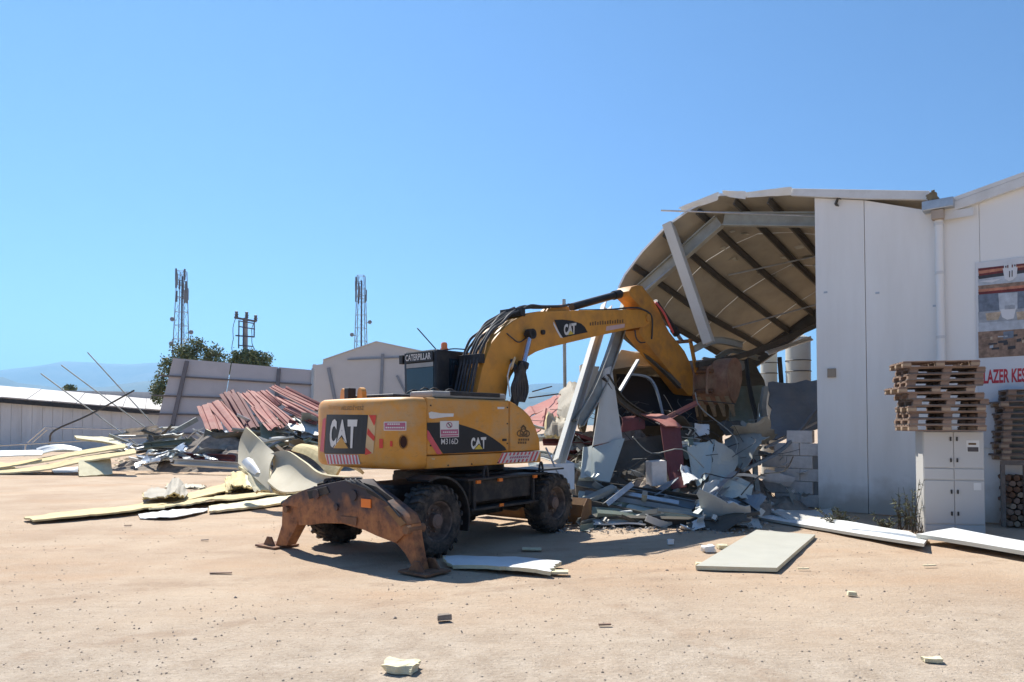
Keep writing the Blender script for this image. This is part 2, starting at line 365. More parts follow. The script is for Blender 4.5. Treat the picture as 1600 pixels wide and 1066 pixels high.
# arc length map for decals on the tail
arc = [0.0]
for a, b in zip(plan, plan[1:]): arc.append(arc[-1]+math.hypot(b[0]-a[0], b[1]-a[1]))
def tail(s, z, off=0.006):
    s = max(0, min(arc[-1]-1e-6, s))
    for i in range(n-1):
        if arc[i] <= s <= arc[i+1]:
            t = (s-arc[i])/(arc[i+1]-arc[i]); x = plan[i][0]+(plan[i+1][0]-plan[i][0])*t; y = plan[i][1]+(plan[i+1][1]-plan[i][1])*t
            d = Vector((plan[i+1][0]-plan[i][0], plan[i+1][1]-plan[i][1])).normalized(); nn = Vector((-d.y, d.x))
            if nn.dot(Vector((-1.2-x, -y))) > 0: nn = -nn
            return Vector((x+nn.x*off, y+nn.y*off, z))
def tail_px(px, py):
    """where a pixel's ray meets the tail: (arc length, z)"""
    c = toloc((0,0,HC)); e = toloc(Vector((0,0,HC))+ray(px, py)) - c; best = None
    for i in range(n-1):
        ax, ay = plan[i]; bx, by = plan[i+1]; dx, dy = bx-ax, by-ay
        den = e.x*dy - e.y*dx
        if abs(den) < 1e-9: continue
        t = ((ax-c.x)*dy - (ay-c.y)*dx)/den; u = ((ax-c.x)*e.y - (ay-c.y)*e.x)/den
        if -1e-6 <= u <= 1+1e-6 and (best is None or t < best[0]): best = (t, arc[i]+u*(arc[i+1]-arc[i]), c.z+e.z*t)
    return best[1:] if best else None
def z2(q): return q
def tail_quad(name, c, m, off=0.006, nu=10, parent=None):
    """c: four px corners bl br tr tl"""
    q = [tail_px(*p) for p in c]; mp = quad_map([(a, b, 0) for a, b in q]); v = []; f = []
    for j in range(2):
        for i in range(nu+1): w_ = mp(i/nu, j); v.append(tail(w_.x, w_.y, off))
    for i in range(nu): f.append((i, i+1, nu+2+i, nu+1+i))
    return obj(name, v, f, m, parent or cw, recalc=False)
def tail_poly(name, pts, m, off=0.009, parent=None):
    q = [tail_px(*p) for p in pts]; return obj(name, [tail(a, b, off) for a, b in q], [tuple(range(len(q)))], m, parent or cw, recalc=False)
def Z1(x, y): return (490+x/7.616, 600+y/7.616)      # pixel of the enlarged crop
tail_quad('logo_panel', [Z1(130,830),Z1(615,835),Z1(650,370),Z1(160,365)], 'decal_k', 0.006)
def tail_text(nm, s, c, m, bold, off):
    q = [tail_px(*p) for p in c]; mp = quad_map([(a, b, 0) for a, b in q])
    return text_on(nm, s, lambda a, b: tail(mp(a, b).x, mp(a, b).y, off), m, cw, bold)
for ch, c in (('C', [(190,765),(275,765),(285,420),(212,420)]), ('A', [(283,700),(402,700),(385,425),(318,425)]), ('T', [(415,765),(497,765),(530,425),(412,425)])):
    tail_text('logo_letter', ch, [Z1(*p) for p in c], 'decal_w', 0.05, 0.012)
tail_poly('logo_triangle', [Z1(225,768),Z1(445,770),Z1(342,608)], 'decal_k', 0.014)
tail_poly('logo_triangle', [Z1(248,765),Z1(422,767),Z1(342,630)], 'decal_o', 0.017)
tail_quad('warning_stripe', [Z1(612,850),Z1(712,828),Z1(750,372),Z1(655,370)], 'decal_s', 0.006, 4)
for c in ([(662,372),(750,372),(738,470),(725,500)], [(650,525),(735,630),(722,682),(640,600)], [(625,755),(700,825),(615,850)]):
    tail_poly('warning_chevron', [Z1(*p) for p in c], 'decal_r', 0.010)
tail_poly('warning_stripe', [Z1(78,800),Z1(125,815),Z1(150,400),Z1(112,420)], 'decal_p', 0.006)
tail_quad('hazard_tape', [Z1(172,955),Z1(560,955),Z1(530,845),Z1(138,835)], 'decal_w', 0.006, 8)
for i in range(10):
    a = 0.01+i*0.098; c = [(172+388*a, 952), (172+388*(a+0.045), 953), (138+392*(a+0.075), 843), (138+392*(a+0.03), 840)]
    tail_poly('hazard_bar', [Z1(*p) for p in c], 'decal_p', 0.010)
tail_text('faded_lettering', 'BELEDİYESİ', [Z1(330,312),Z1(598,312),Z1(600,252),Z1(340,250)], 'ink', 0.0, 0.006)
tail_text('faded_lettering', 'BELEDİYESİ', [Z1(175,300),Z1(360,312),Z1(372,252),Z1(190,245)], 'decal_o', 0.0, 0.007)
tail_quad('notice_sticker', [Z1(838,555),Z1(1103,556),Z1(1105,448),Z1(838,450)], 'decal_w', 0.006, 6)
tail_quad('notice_field', [Z1(848,545),Z1(1092,546),Z1(1093,460),Z1(848,462)], 'decal_m', 0.009, 6)
for y in (478, 520):
    for i in range(9 if y > 500 else 6):
        a = (862 if y > 500 else 885)+i*25; tail_poly('notice_line', [Z1(a,y+9),Z1(a+19,y+9),Z1(a+19,y-8),Z1(a,y-8)], 'decal_w', 0.012)
for c in ([(785,765),(828,765),(830,655),(785,655)], [(912,745),(942,745),(942,680),(912,680)]):
    tail_quad('reflector', [Z1(*p) for p in c], 'decal_r', 0.008, 3)
q = tail_px(*Z1(1070,690)); hv_, hf_ = [], []
for k in range(20):
    a = 2*pi*k/20
    hv_.append(tail(q[0]+0.062*cos(a), q[1]+0.10*sin(a), 0.02)); hv_.append(tail(q[0]+0.048*cos(a), q[1]+0.085*sin(a), -0.08))
hf_ = [(2*k, 2*((k+1) % 20), 2*((k+1) % 20)+1, 2*k+1) for k in range(20)]
obj('tie_down_ring', hv_, hf_, 'rust', cw)
tail_poly('tie_down_hole', [], 'rust') if False else None
obj('tie_down_hole', [tail(q[0]+0.05*cos(2*pi*k/16), q[1]+0.088*sin(2*pi*k/16), 0.007) for k in range(16)], [tuple(range(16))], mat('hole_rust', (0.05,0.02,0.012), 0.9), cw, recalc=False)

# --- side covers (right side) and left body
def cover(name, x0, x1, yo, yi, z0, z1, parent=ex, m='cat', bev=0.05, prof=None):
    if prof is None: prof = [(x0,z0),(x1,z0),(x1,z1),(x0,z1)]
    b = prism(prof, yo, yi, bev, 3)
    return bobj(name, b, m, parent, smooth=True)
SB = 1.47
cover('side_door', -1.925, -0.116, -1.25, -0.25, SB+0.006, 2.34)
cover('side_sill', -1.925, 0.70, -1.246, -0.35, 1.275, SB-0.002, bev=0.025)
fp = [(-0.104, SB+0.006)] + [(ony(px, py, -1.25).x, ony(px, py, -1.25).z) for px, py in ((845,704),(844,686),(838,668),(829,650),(818,639),(806,631))] + [(-0.104, 2.335)]
fp[0] = (-0.104, SB+0.006); fp[1] = (fp[1][0], SB+0.006)
cover('front_cover', 0, 0, -1.25, -0.35, 0, 0, prof=fp)
cover('left_body', -1.925, 0.45, 0.15, 1.25, 1.275, 2.32)
bobj('engine_bay', bm_box(-1.92, 0.4, -0.22, 0.14, 1.3, 2.28, 0.02), 'black', ex)
bobj('tool_box_lid', bm_box(-1.75, -0.10, -1.16, -0.62, 2.35, 2.45, 0.03), 'grey_metal', ex)
bobj('anti_slip_pad', bm_box(-1.38, -0.26, -1.167, -0.66, 2.385, 2.455, 0.01), 'black', ex)
bobj('engine_hood', bm_box(-1.95, -0.5, -0.45, 0.95, 2.346, 2.42, 0.03), 'black', ex)
for yc in (0.12, 0.60):       # lifting eyes on the tail
    pr = [(0.11*cos(a), 0.11*sin(a)) for a in [pi*k/8 for k in range(9)]]
    pr = [(-2.12+x, 2.42+z) for x, z in pr] + [(-2.25, 2.335), (-1.99, 2.335)][0:2]
    e_ = prism([(x, z) for x, z in pr], -0.04, 0.04, 0.008, 1); bmesh.ops.rotate(e_, verts=e_.verts, cent=(-2.12,0,2.4), matrix=Matrix.Rotation(radians(75),3,'Z'))
    bmesh.ops.translate(e_, verts=e_.verts, vec=(0, yc, 0)); bobj('lifting_eye', e_, 'cat', ex)
bobj('breather_box', bm_box(-2.2, -2.05, 0.38, 0.50, 2.34, 2.53, 0.015), 'black', ex)
# clutter on the hood
mb = MB(); rr = random.Random(3)
for i in range(9):
    x = -1.5+rr.random()*1.0; y = -0.35+rr.random()*0.9
    mb.tube(smooth_path([(x,y,2.42),(x+0.1,y-0.12,2.50+0.05*rr.random()),(x+0.3,y-0.2*rr.random(),2.48),(x+0.45,y-0.3,2.42)],3), 0.014, 5)
mb.build('hood_hoses', 'hose', ex)

# --- decals on the right side
def Z2(x, y): return (655+x/7.615, 600+y/7.615)
door = [o for o in ex.children if o.name == 'side_door'][0]; fcov = [o for o in ex.children if o.name == 'front_cover'][0]; sill = [o for o in ex.children if o.name == 'side_sill'][0]
def side_poly(name, pts, m, parent, off=0.004, y=-1.25): return obj(name, [ony(*p, y)+Vector((0,-off,0)) for p in pts], [tuple(range(len(pts)))], m, parent, recalc=False)
side_poly('decal_band', [Z2(*p) for p in ((92,462),(240,458),(470,478),(560,505),(680,545),(790,592),(880,648),(960,705),(1020,755),(1040,790),(960,802),(280,832),(92,545))], 'decal_k', door, 0.004)
side_poly('decal_stripe', [Z2(*p) for p in ((92,548),(110,560),(270,832),(210,838),(92,650))], 'decal_p', door, 0.006)
side_poly('sign_plate', [Z2(*p) for p in ((245,640),(467,632),(467,440),(243,442))], 'decal_w', door, 0.009)
side_poly('sign_field', [Z2(*p) for p in ((252,605),(460,598),(458,540),(250,545))], 'decal_m', door, 0.012)
side_poly('sign_field', [Z2(*p) for p in ((252,632),(460,625),(460,606),(252,613))], 'decal_m', door, 0.012)
for i in range(7): a = 275+i*24; side_poly('sign_line', [Z2(*p) for p in ((a,582),(a+17,581),(a+17,566),(a,567))], 'decal_w', door, 0.015)
cc = [Z2(352+36*cos(a), 490+36*sin(a)) for a in [2*pi*k/20 for k in range(20)]]; ci = [Z2(352+27*cos(a), 490+27*sin(a)) for a in [2*pi*k/20 for k in range(20)]]
obj('sign_ring', [ony(*p,-1.25)+Vector((0,-0.013,0)) for p in cc+ci], [(k,(k+1)%20,20+(k+1)%20,20+k) for k in range(20)], 'decal_m', door, recalc=False)
side_poly('sign_slash', [Z2(*p) for p in ((330,468),(338,462),(376,512),(368,518))], 'decal_k', door, 0.015)
def side_text(nm, s, c, m, parent, bold, off=0.008, y=-1.25):
    mp = quad_map([ony(*Z2(*p), y)+Vector((0,-off,0)) for p in c]); return text_on(nm, s, mp, m, parent, bold)
side_text('model_lettering', 'M316D', [(257,720),(458,715),(458,648),(258,652)], 'decal_w', door, 0.004)
for ch, c in (('C', [(615,780),(662,778),(662,637),(612,640)]), ('A', [(655,770),(740,768),(720,636),(675,637)]), ('T', [(745,772),(780,771),(795,632),(728,635)])):
    side_text('logo_letter', ch, [p for p in c], 'decal_w', door, 0.05)
side_poly('logo_triangle', [Z2(*p) for p in ((640,783),(760,780),(708,705))], 'decal_k', door, 0.010)
side_poly('logo_triangle', [Z2(*p) for p in ((650,779),(750,776),(708,718))], 'decal_y', door, 0.013)
side_poly('scraped_patch', [Z2(*p) for p in ((110,345),(140,330),(260,350),(410,352),(405,390),(330,392),(150,415),(120,405))], 'decal_w', door, 0.004)
side_poly('small_tag', [Z2(*p) for p in ((930,300),(1010,300),(1012,275),(928,274))], 'decal_w', door, 0.005)
hz = [(925,948),(1395,918),(1440,800),(985,820)]
side_poly('hazard_tape', [Z2(*p) for p in hz], 'decal_w', sill, 0.004, -1.246)
hm_ = quad_map([(x, y, 0) for x, y in hz])
for i in range(10):
    a = i/10; c = [hm_(a+0.004, 0.02), hm_(a+0.052, 0.02), hm_(min(a+0.052,1), 0.98), hm_(a+0.004, 0.98)]
    if 1 < i < 8:      # centre strip carries faded print
        for lo, hi in ((0.02,0.3),(0.7,0.98)):
            c = [hm_(a+0.004, lo), hm_(a+0.052, lo), hm_(a+0.052, hi), hm_(a+0.004, hi)]; side_poly('hazard_bar', [Z2(q.x, q.y) for q in c], 'decal_p', sill, 0.008, -1.246)
    else: side_poly('hazard_bar', [Z2(q.x, q.y) for q in c], 'decal_p', sill, 0.008, -1.246)
for i in range(9):
    a = 0.26+i*0.056; c = [hm_(a,0.40),hm_(a+0.04,0.40),hm_(a+0.04,0.60),hm_(a,0.60)]; side_poly('tape_print', [Z2(q.x,q.y) for q in c], 'decal_m', sill, 0.008, -1.246)
# municipal emblem: rings under a small crest, two lines below
def ring(name, cx, cy, rx, ry, w_, parent, m='ink'):
    K = 22; a = [Z2(cx+rx*cos(2*pi*k/K), cy+ry*sin(2*pi*k/K)) for k in range(K)]; b = [Z2(cx+(rx-w_)*cos(2*pi*k/K), cy+(ry-w_)*sin(2*pi*k/K)) for k in range(K)]
    obj(name, [ony(*p,-1.25)+Vector((0,-0.005-0.001*random.random(),0)) for p in a+b], [(k,(k+1)%K,K+(k+1)%K,K+k) for k in range(K)], m, parent, recalc=False)
for cx, cy, rx, ry in ((1200,590,42,42),(1240,575,46,46),(1275,592,40,42),(1238,545,34,40),(1238,610,50,22)): ring('emblem_ring', cx, cy, rx, ry, 13, fcov)
side_poly('emblem_crest', [Z2(*p) for p in ((1200,520),(1235,485),(1272,520),(1262,528),(1235,502),(1210,528))], 'ink', fcov, 0.008)
for y, a0, nn in ((662,1178,5),(698,1172,4)):
    for i in range(nn): a = a0+i*27; side_poly('emblem_print', [Z2(*p) for p in ((a,y+14),(a+20,y+14),(a+20,y-12),(a,y-12))], 'ink', fcov, 0.005)
side_poly('latch', [Z2(*p) for p in ((140,880),(185,885),(180,905),(150,900))], 'decal_s', sill, 0.006, -1.246)

for z_ in (1.62, 1.95, 2.22):
    for x_ in (-1.86, -0.18): MB().tube([(x_,-1.262,z_),(x_,-1.245,z_)], 0.012, 8).build('bolt', 'chassis', door)
bobj('door_latch', bm_box(-0.30,-0.20,-1.262,-1.249,1.66,1.70,0.004,1), 'black', door)
for x_ in (-1.5,-1.0,-0.4,0.1,0.5): MB().tube([(x_,-1.256,1.31),(x_,-1.244,1.31)], 0.014, 8).build('bolt', 'chassis', sill)
# --- cab
def cabp(px, py): q = ony(px, py, 0.30); return (q.x, q.z)
cx0, cx1 = -0.38, 1.25
b = prism([(cx0+0.04,1.5),(cx1+0.25,1.5),(cx1+0.3,2.0),(cx1,3.2),(cx1-0.15,3.30),(cx0+0.02,3.30),(cx0-0.02,3.24),(cx0-0.0,2.35)], 0.30, 1.22, 0.04, 3)
cab = bobj('cab', b, 'black', ex, smooth=True)
def cabrear(y, z, off): return Vector((cx0-0.02+ (3.24-z)*0.02 - off, y, z))
obj('rear_window', [cabrear(0.37,2.40,0.006),cabrear(1.13,2.40,0.006),cabrear(1.13,2.98,0.006),cabrear(0.37,2.98,0.006)], [(0,1,2,3)], 'glass', cab, recalc=False)
obj('window_blind', [cabrear(0.37,2.99,0.008),cabrear(1.13,2.99,0.008),cabrear(1.13,3.07,0.008),cabrear(0.37,3.07,0.008)], [(0,1,2,3)], 'grey_metal', cab, recalc=False)
sp_ = bobj('name_plate', bm_box(cx0-0.05, cx0-0.025, 0.36, 1.16, 3.09, 3.27, 0.005), 'decal_k', cab)
mp = quad_map([(cx0-0.056,1.12,3.12),(cx0-0.056,0.40,3.12),(cx0-0.056,0.40,3.24),(cx0-0.056,1.12,3.24)])
text_on('plate_lettering', 'CATERPILLAR', mp, 'decal_w', cab, 0.02)
obj('side_window', [(cx0+0.30,0.294,2.45),(cx1-0.12,0.294,2.45),(cx1-0.2,0.294,3.15),(cx0+0.30,0.294,3.15)], [(0,1,2,3)], 'glass', cab, recalc=False)
v, f = lathe([(0,0),(0.075,0),(0.075,0.05),(0.06,0.055),(0.06,0.13),(0.045,0.16),(0,0.17)], 16)
bk = obj('beacon', [Vector((x, -z, y)) + Vector((-0.02,0.5,3.30)) for x, y, z in v], f, mat('beacon_orange', (0.90,0.26,0.08), 0.25), cab, smooth=True)
MB().tube([ony(684,549,0.42), ony(652,513,0.42)], 0.011, 5).build('antenna', 'black', cab)
bobj('work_lamp', bm_box(-0.40, -0.28, 1.25, 1.36, 3.08, 3.25, 0.01), 'black', cab)
MB().tube([(-0.34,1.2,3.15),(-0.34,1.32,3.15)], 0.015, 5).build('lamp_bracket', 'black', cab)
MB().tube(smooth_path([(-0.25,0.28,3.28),(-0.05,0.2,3.32),(0.3,0.2,3.33)],4), 0.012, 5).build('roof_rail', 'black', cab)

# --- boom: outline traced on its right side plate
BY = -0.27
def Z4(x, y): return (620+x/2.7586, 430+y/2.7586)
top = [(745,615),(754,575),(761,553),(769,535),(779,522),(790,511),(803,501),(816,494),(828,489),(842,486.5),(900,485),(960,484),(997,484)]
tip = [(1006,485),(1013,490),(1017,497),(1015,505),(1009,510)]
bot = [(982,515),(930,526),(880,538),(855,544),(838,550),(823,559),(809,572),(799,588),(794,602),(792,615)]
prof = [ony(px, py, BY) for px, py in top+tip+bot]; prof = [(p.x, p.z) for p in prof]
prof = prof + [(0.78, 2.2), (0.62, 1.80), (0.40, 1.80), (0.12, 2.25)]
boom = bobj('boom', prism(prof, BY, 0.25, 0.02, 2), 'cat_boom', ex, smooth=True)
def boom_poly(name, pts, m, off=0.004): return obj(name, [ony(*p, BY)+Vector((0,-off,0)) for p in pts], [tuple(range(len(pts)))], m, boom, recalc=False)
def Z5(x, y): return (860+x/8, 430+y/8)
boom_poly('decal_band', [Z5(*p) for p in ((45,560),(150,556),(270,570),(380,605),(430,650),(465,715),(330,742),(150,785),(110,720))], 'decal_k')
boom_poly('decal_edge', [Z5(*p) for p in ((36,580),(110,720),(155,788),(120,780),(70,690),(36,620))], 'decal_w', 0.006)
for ch, c in (('C', [(170,757),(212,748),(218,605),(160,620)]), ('A', [(205,750),(275,735),(262,600),(222,608)]), ('T', [(270,742),(308,732),(322,595),(255,605)])):
    mp = quad_map([ony(*Z5(*p), BY)+Vector((0,-0.009,0)) for p in c]); text_on('logo_letter', ch, mp, 'decal_w', boom, 0.05)
boom_poly('logo_triangle', [Z5(*p) for p in ((212,752),(285,736),(246,690))], 'decal_y', 0.012)
boom_poly('notice_sticker', [Z5(*p) for p in ((690,700),(925,655),(928,608),(700,640))], mat('faded_pink_white',(0.55,0.38,0.36),0.6))
for i in range(14):
    a = 490+i*31; h_ = 14+10*((i*7) % 3)/2
    boom_poly('worn_lettering', [Z5(*p) for p in ((a,632-i*2.6),(a+17,631-i*2.6),(a+17,632-h_-26-i*2.6),(a,633-h_-26-i*2.6))], 'ink', 0.004)
MB().tube([ony(1012,497,BY)+Vector((0,-0.03,0)), ony(1012,497,BY)+Vector((0,0.60,0))], 0.10, 16).build('stick_pin', 'stick', ex)
# hoses running up the back of the boom
hp = [(740,616),(748,576),(756,551),(766,531),(777,517),(789,506),(802,496),(817,488),(832,482),(850,481),(880,480),(892,478)]
for k in range(6):
    y = BY+0.04+k*0.085; pts = []
    for i, (px, py) in enumerate(hp):
        p = ony(px, py, BY); nxt = ony(*hp[min(i+1,len(hp)-1)], BY); prv = ony(*hp[max(i-1,0)], BY); t = (nxt-prv).normalized(); nrm = Vector((-t.z, 0, t.x))
        pts.append(Vector((p.x, y, p.z)) + nrm*(0.02+0.05*abs(sin(i*1.3+k*2.1))*(1 if 1 < i < 9 else 0.3)))
    if k > 3: pts = pts[:9]
    MB().tube(smooth_path(pts, 4), 0.026, 7).build('hose', 'hose', boom, smooth=True)
for (px, py) in ((752,563),(816,490)):
    p = ony(px, py, BY); bobj('hose_clamp', bm_box(p.x-0.06, p.x+0.06, BY-0.03, 0.27, p.z-0.05, p.z+0.12, 0.01), 'black', boom)
MB().tube(smooth_path([(ony(px,py,BY-0.03)) for px,py in ((826,524),(812,535),(800,528),(792,521))],4), 0.012, 5).build('grease_line', 'hose', boom)
p = ony(847,519.5,BY); MB().tube([p+Vector((0,-0.05,0)), p], 0.05, 10).build('boss', 'black', boom)
# boom cylinders
for side, y in ((-1, -0.40), (1, 0.40)):
    up = ony(829,522,-0.40); lo = ony(801,640,-0.40); up.y = lo.y = y
    d = (up-lo); MB().tube([lo, lo+d*0.58], 0.085, 14).build('cylinder_barrel', 'black', ex, smooth=True)
    MB().tube([lo+d*0.5, up], 0.05, 12).build('cylinder_rod', 'chrome', ex, smooth=True)
    MB().tube([lo+d*0.55, lo+d*0.61], 0.11, 14).build('cylinder_gland', 'black', ex, smooth=True)
    MB().tube([Vector((up.x, y-0.07*1, up.z)), Vector((up.x, y+0.07, up.z))], 0.10, 14).build('cylinder_eye', 'black', ex, smooth=True)
p = ony(829,522,-0.40); MB().tube([(p.x,-0.47,p.z),(p.x,0.47,p.z)], 0.05, 12).build('cylinder_pin', 'black', ex)
mb = MB()                   # hose cluster in front of the boom foot
for k in range(7):
    a = ony(803+k*2.5, 628, -0.45); b_ = ony(806+k*1.5, 585-k*3, -0.42-0.02*k); c = ony(799+k*3, 562+k*5, -0.30)
    mb.tube(smooth_path([a, ony(800+k*4,606,-0.48), b_, c], 4), 0.03, 6)
mb.build('valve_hoses', 'hose', ex, smooth=True)
MB().tube([ony(797,620,-0.5), ony(793,588,-0.5), ony(797,571,-0.45), ony(803,563,-0.4)], 0.014, 6).build('front_guard_rail', 'decal_w', ex)
bobj('mirror', bm_box(-0.10, 0.03, -0.02, 0.02, -0.11, 0.11, 0.01, mt=Matrix.Translation(ony(801,569,-0.55))@Matrix.Rotation(radians(25),4,'Y')@Matrix.Rotation(radians(50),4,'Z')), 'decal_s', ex)

# --- stick
SY = -0.21
stk = [(983,455),(987,448),(996,445.5),(1004,447),(1011,457),(1021,469),(1030,486),(1037,502),(1046,519),(1058,534),(1070,549),(1078,566),(1084,590),(1085,610),(1081,619),(1074,616),(1060,598),(1048,582),(1022,551),(1001,524),(998,516),(1003,508),(1007,495),(1001,480),(992,470),(985,463)]
prof = [ony(px, py, SY) for px, py in stk]; prof = [(p.x, p.z) for p in prof]
stick = bobj('stick', prism(prof, SY, 0.19, 0.018, 2), 'stick', ex, smooth=True)
def cyl(a, b_, r1, r2, frac, nm):
    d = b_-a; MB().tube([a, a+d*frac], r1, 12).build('cylinder_barrel', 'black', ex, smooth=True)
    MB().tube([a+d*(frac-0.05), b_], r2, 10).build('cylinder_rod', 'chrome', ex, smooth=True)
    MB().tube([a+d*(frac-0.10), a+d*(frac+0.01)], r1*1.25, 12).build('cylinder_gland', 'black', ex, smooth=True)
a = ony(893,480,0); b_ = ony(984,455,0); cyl(a, b_, 0.085, 0.05, 0.80, 'stick')
bobj('cylinder_bracket', prism([(ony(px,py,BY).x, ony(px,py,BY).z) for px,py in ((862,486.5),(872,478),(890,474),(897,478),(900,486.5))], -0.13, 0.10, 0.01, 1), 'cat_boom', boom)
a = ony(1023,472,-0.02); b_ = ony(1066,534,-0.02); cyl(a, b_, 0.085, 0.05, 0.78, 'bucket')
MB().tube(smooth_path([ony(1024,472,-0.25),ony(1036,487,-0.27),ony(1044,503,-0.25),ony(1052,520,-0.2)],4), 0.028, 6).build('bucket_hose', 'decal_p', stick, smooth=True)
MB().tube(smooth_path([ony(992,516,-0.28),ony(994,528,-0.30),ony(1000,535,-0.28),ony(1008,535,-0.22)],5), 0.018, 6).build('stick_hose', 'hose', stick, smooth=True)
MB().tube(smooth_path([ony(905,485,-0.2),ony(950,484,-0.24),ony(985,481,-0.28),ony(1003,483,-0.30),ony(1018,494,-0.28),ony(1019,520,-0.25),ony(1018,530,-0.22)],5), 0.022, 6).build('stick_hose', 'hose', stick, smooth=True)
# bucket: side plates, curved shell, lip, teeth; pushed well out beyond the stick
by0, by1 = -1.05, 0.22
pin = ony(1080,612,-0.1)
shell = [(0.98,0.72),(0.78,0.86),(0.52,0.88),(0.28,0.76),(0.14,0.54),(0.12,0.28),(0.20,0.02),(0.36,-0.20),(0.56,-0.34)]
shell = [(p.x, p.z) for p in smooth_path([(x,0,z) for x, z in shell], 3)]
wall = [(pin.x+x, pin.z+z) for x, z in shell]; inner = [(pin.x+x+ (0.42-x)*0.05, pin.z+z+(0.3-z)*0.05) for x, z in shell]
b = prism(wall + inner[::-1], by0, by1, 0.0); bucket = bobj('bucket', b, 'bucket', ex, smooth=True)
sd = [(pin.x+x, pin.z+z) for x, z in shell] + [(pin.x+0.80,pin.z-0.12),(pin.x+1.02,pin.z+0.35)]
for y in (by0-0.012, by1-0.018): bobj('side_plate', prism(sd, y, y+0.03, 0.004, 1), 'bucket', bucket)
lip = pin + Vector((0.56, 0, -0.34)); dirn = Vector((0.20, 0, -0.16)).normalized()
for k in range(5):
    y = by0+0.10+k*(by1-by0-0.20)/4
    ad = MB(); ad.add([lip+Vector((-0.27,y+s*0.06-lip.y,0.20)) + Vector((0,0,0)) + o_ for s in (-1,1) for o_ in (Vector((0,0,0)),Vector((0.30,0,-0.30)),Vector((0.36,0,-0.23)),Vector((0.06,0,0.04)))], [(0,1,2,3),(7,6,5,4),(0,4,5,1),(1,5,6,2),(2,6,7,3),(3,7,4,0)])
    ad.build('tooth_adapter', 'tooth', bucket)
    t = MB(); b0 = lip+Vector((0.0, y-lip.y, -0.06)); t1 = b0+Vector((0.16,0,-0.26))
    t.add([b0+Vector((-0.05,-0.05,0.02)),b0+Vector((-0.05,0.05,0.02)),b0+Vector((0.07,0.05,0.08)),b0+Vector((0.07,-0.05,0.08)),t1+Vector((0,-0.04,0)),t1+Vector((0,0.04,0)),t1+Vector((0.02,0.04,0.02)),t1+Vector((0.02,-0.04,0.02))], [(0,1,2,3),(4,7,6,5),(0,4,5,1),(1,5,6,2),(2,6,7,3),(3,7,4,0)])
    t.build('tooth', 'tooth', bucket)
for y in (-0.62, -0.22):    # ears that hold the bucket, wear bars
    bobj('bucket_ear', prism([(pin.x-0.12,pin.z-0.08),(pin.x+0.12,pin.z-0.12),(pin.x+0.26,pin.z+0.5),(pin.x+0.2,pin.z+0.72),(pin.x-0.06,pin.z+0.62),(pin.x-0.10,pin.z+0.3)], y, y+0.05, 0.008, 1), 'bucket', bucket)
MB().tube([pin+Vector((0,-0.62,0)), pin+Vector((0,0.30,0))], 0.06, 12).build('bucket_pin', 'rust', bucket)
MB().tube([pin+Vector((0.02,-0.62,0.52)), pin+Vector((0.02,0.30,0.52))], 0.055, 12).build('bucket_pin', 'rust', bucket)
lk = ony(1066,534,-0.02)
for y in (-0.27, 0.22): bobj('bucket_link', prism([(lk.x-0.07,lk.z+0.05),(lk.x+0.07,lk.z+0.06),(pin.x+0.09,pin.z+0.54),(pin.x+0.04,pin.z+0.44),(pin.x-0.06,pin.z+0.52)], y, y+0.045, 0.006, 1), 'stick', ex)
MB().tube([(lk.x,-0.3,lk.z),(lk.x,0.28,lk.z)], 0.05, 10).build('link_pin', 'rust', ex)

# --- undercarriage, turned a little against the upper structure
UA = radians(52.4) - EA
UO = toloc((-0.80, 12.62, 0))
UM = Matrix.Translation((UO.x, UO.y, 0)) @ Matrix.Rotation(UA, 4, 'Z'); UI = UM.inverted()
def uc(o): o.matrix_local = UM; return o
def uonx(px, py, x):
    c = UI @ toloc((0,0,HC)); e = UI @ toloc(Vector((0,0,HC))+ray(px, py)) - c; return c+e*((x-c.x)/e.x)
def uony(px, py, y):
    c = UI @ toloc((0,0,HC)); e = UI @ toloc(Vector((0,0,HC))+ray(px, py)) - c; return c+e*((y-c.y)/e.y)
uc(bobj('chassis', bm_box(-2.15, 1.75, -0.42, 0.42, 0.55, 1.02, 0.04), 'chassis', ex))
uc(bobj('chassis_deck', bm_box(-1.0, 0.95, -0.85, 0.85, 0.92, 1.14, 0.03), 'chassis', ex))
v, f = lathe([(0,1.12),(0.62,1.12),(0.66,1.16),(0.66,1.24),(0.58,1.29),(0,1.29)], 36)
uc(obj('swing_ring', [Vector((x,-z,y)) for x,y,z in v], f, 'black', ex, smooth=True))
WR, WW = 0.535, 0.40
def wheel_mesh():
    prof = [(0.285,-0.5*WW+0.05),(0.31,-0.5*WW+0.01),(0.40,-0.5*WW),(0.465,-0.5*WW+0.015),(0.497,-0.5*WW+0.05),(0.505,-0.08),(0.507,0),(0.505,0.08),(0.497,0.5*WW-0.05),(0.465,0.5*WW-0.015),(0.40,0.5*WW),(0.31,0.5*WW-0.01),(0.285,0.5*WW-0.05)]
    v, f = lathe(prof, 56); mb = MB(); mb.add(v, f)
    for k in range(22):
        for s in (-1, 1):
            a = 2*pi*(k+(0.5 if s > 0 else 0))/22
            pts = []
            for (r, h, da) in ((0.50,0.015,0.10),(0.498,0.5*WW-0.03,0.0),(0.44,0.5*WW+0.004,-0.02)):
                for w_ in (-0.055, 0.055):
                    for rr_ in (0, 0.034 if r > 0.45 else 0.012):
                        an = a+da+w_*(1.0 if r > 0.45 else 0.85); R_ = r+rr_
                        pts.append(Vector((R_*cos(an), s*(h+(rr_ if r < 0.45 else 0)), R_*sin(an))))
            # index: seg*4 + side*2 + height
            fs = []
            for q_ in range(2):
                o_ = q_*4; fs += [(o_+1,o_+3,o_+7,o_+5),(o_,o_+1,o_+5,o_+4),(o_+2,o_+6,o_+7,o_+3)]
            fs += [(0,2,3,1),(8,9,11,10)]
            mb.add(pts, fs)
    return mb
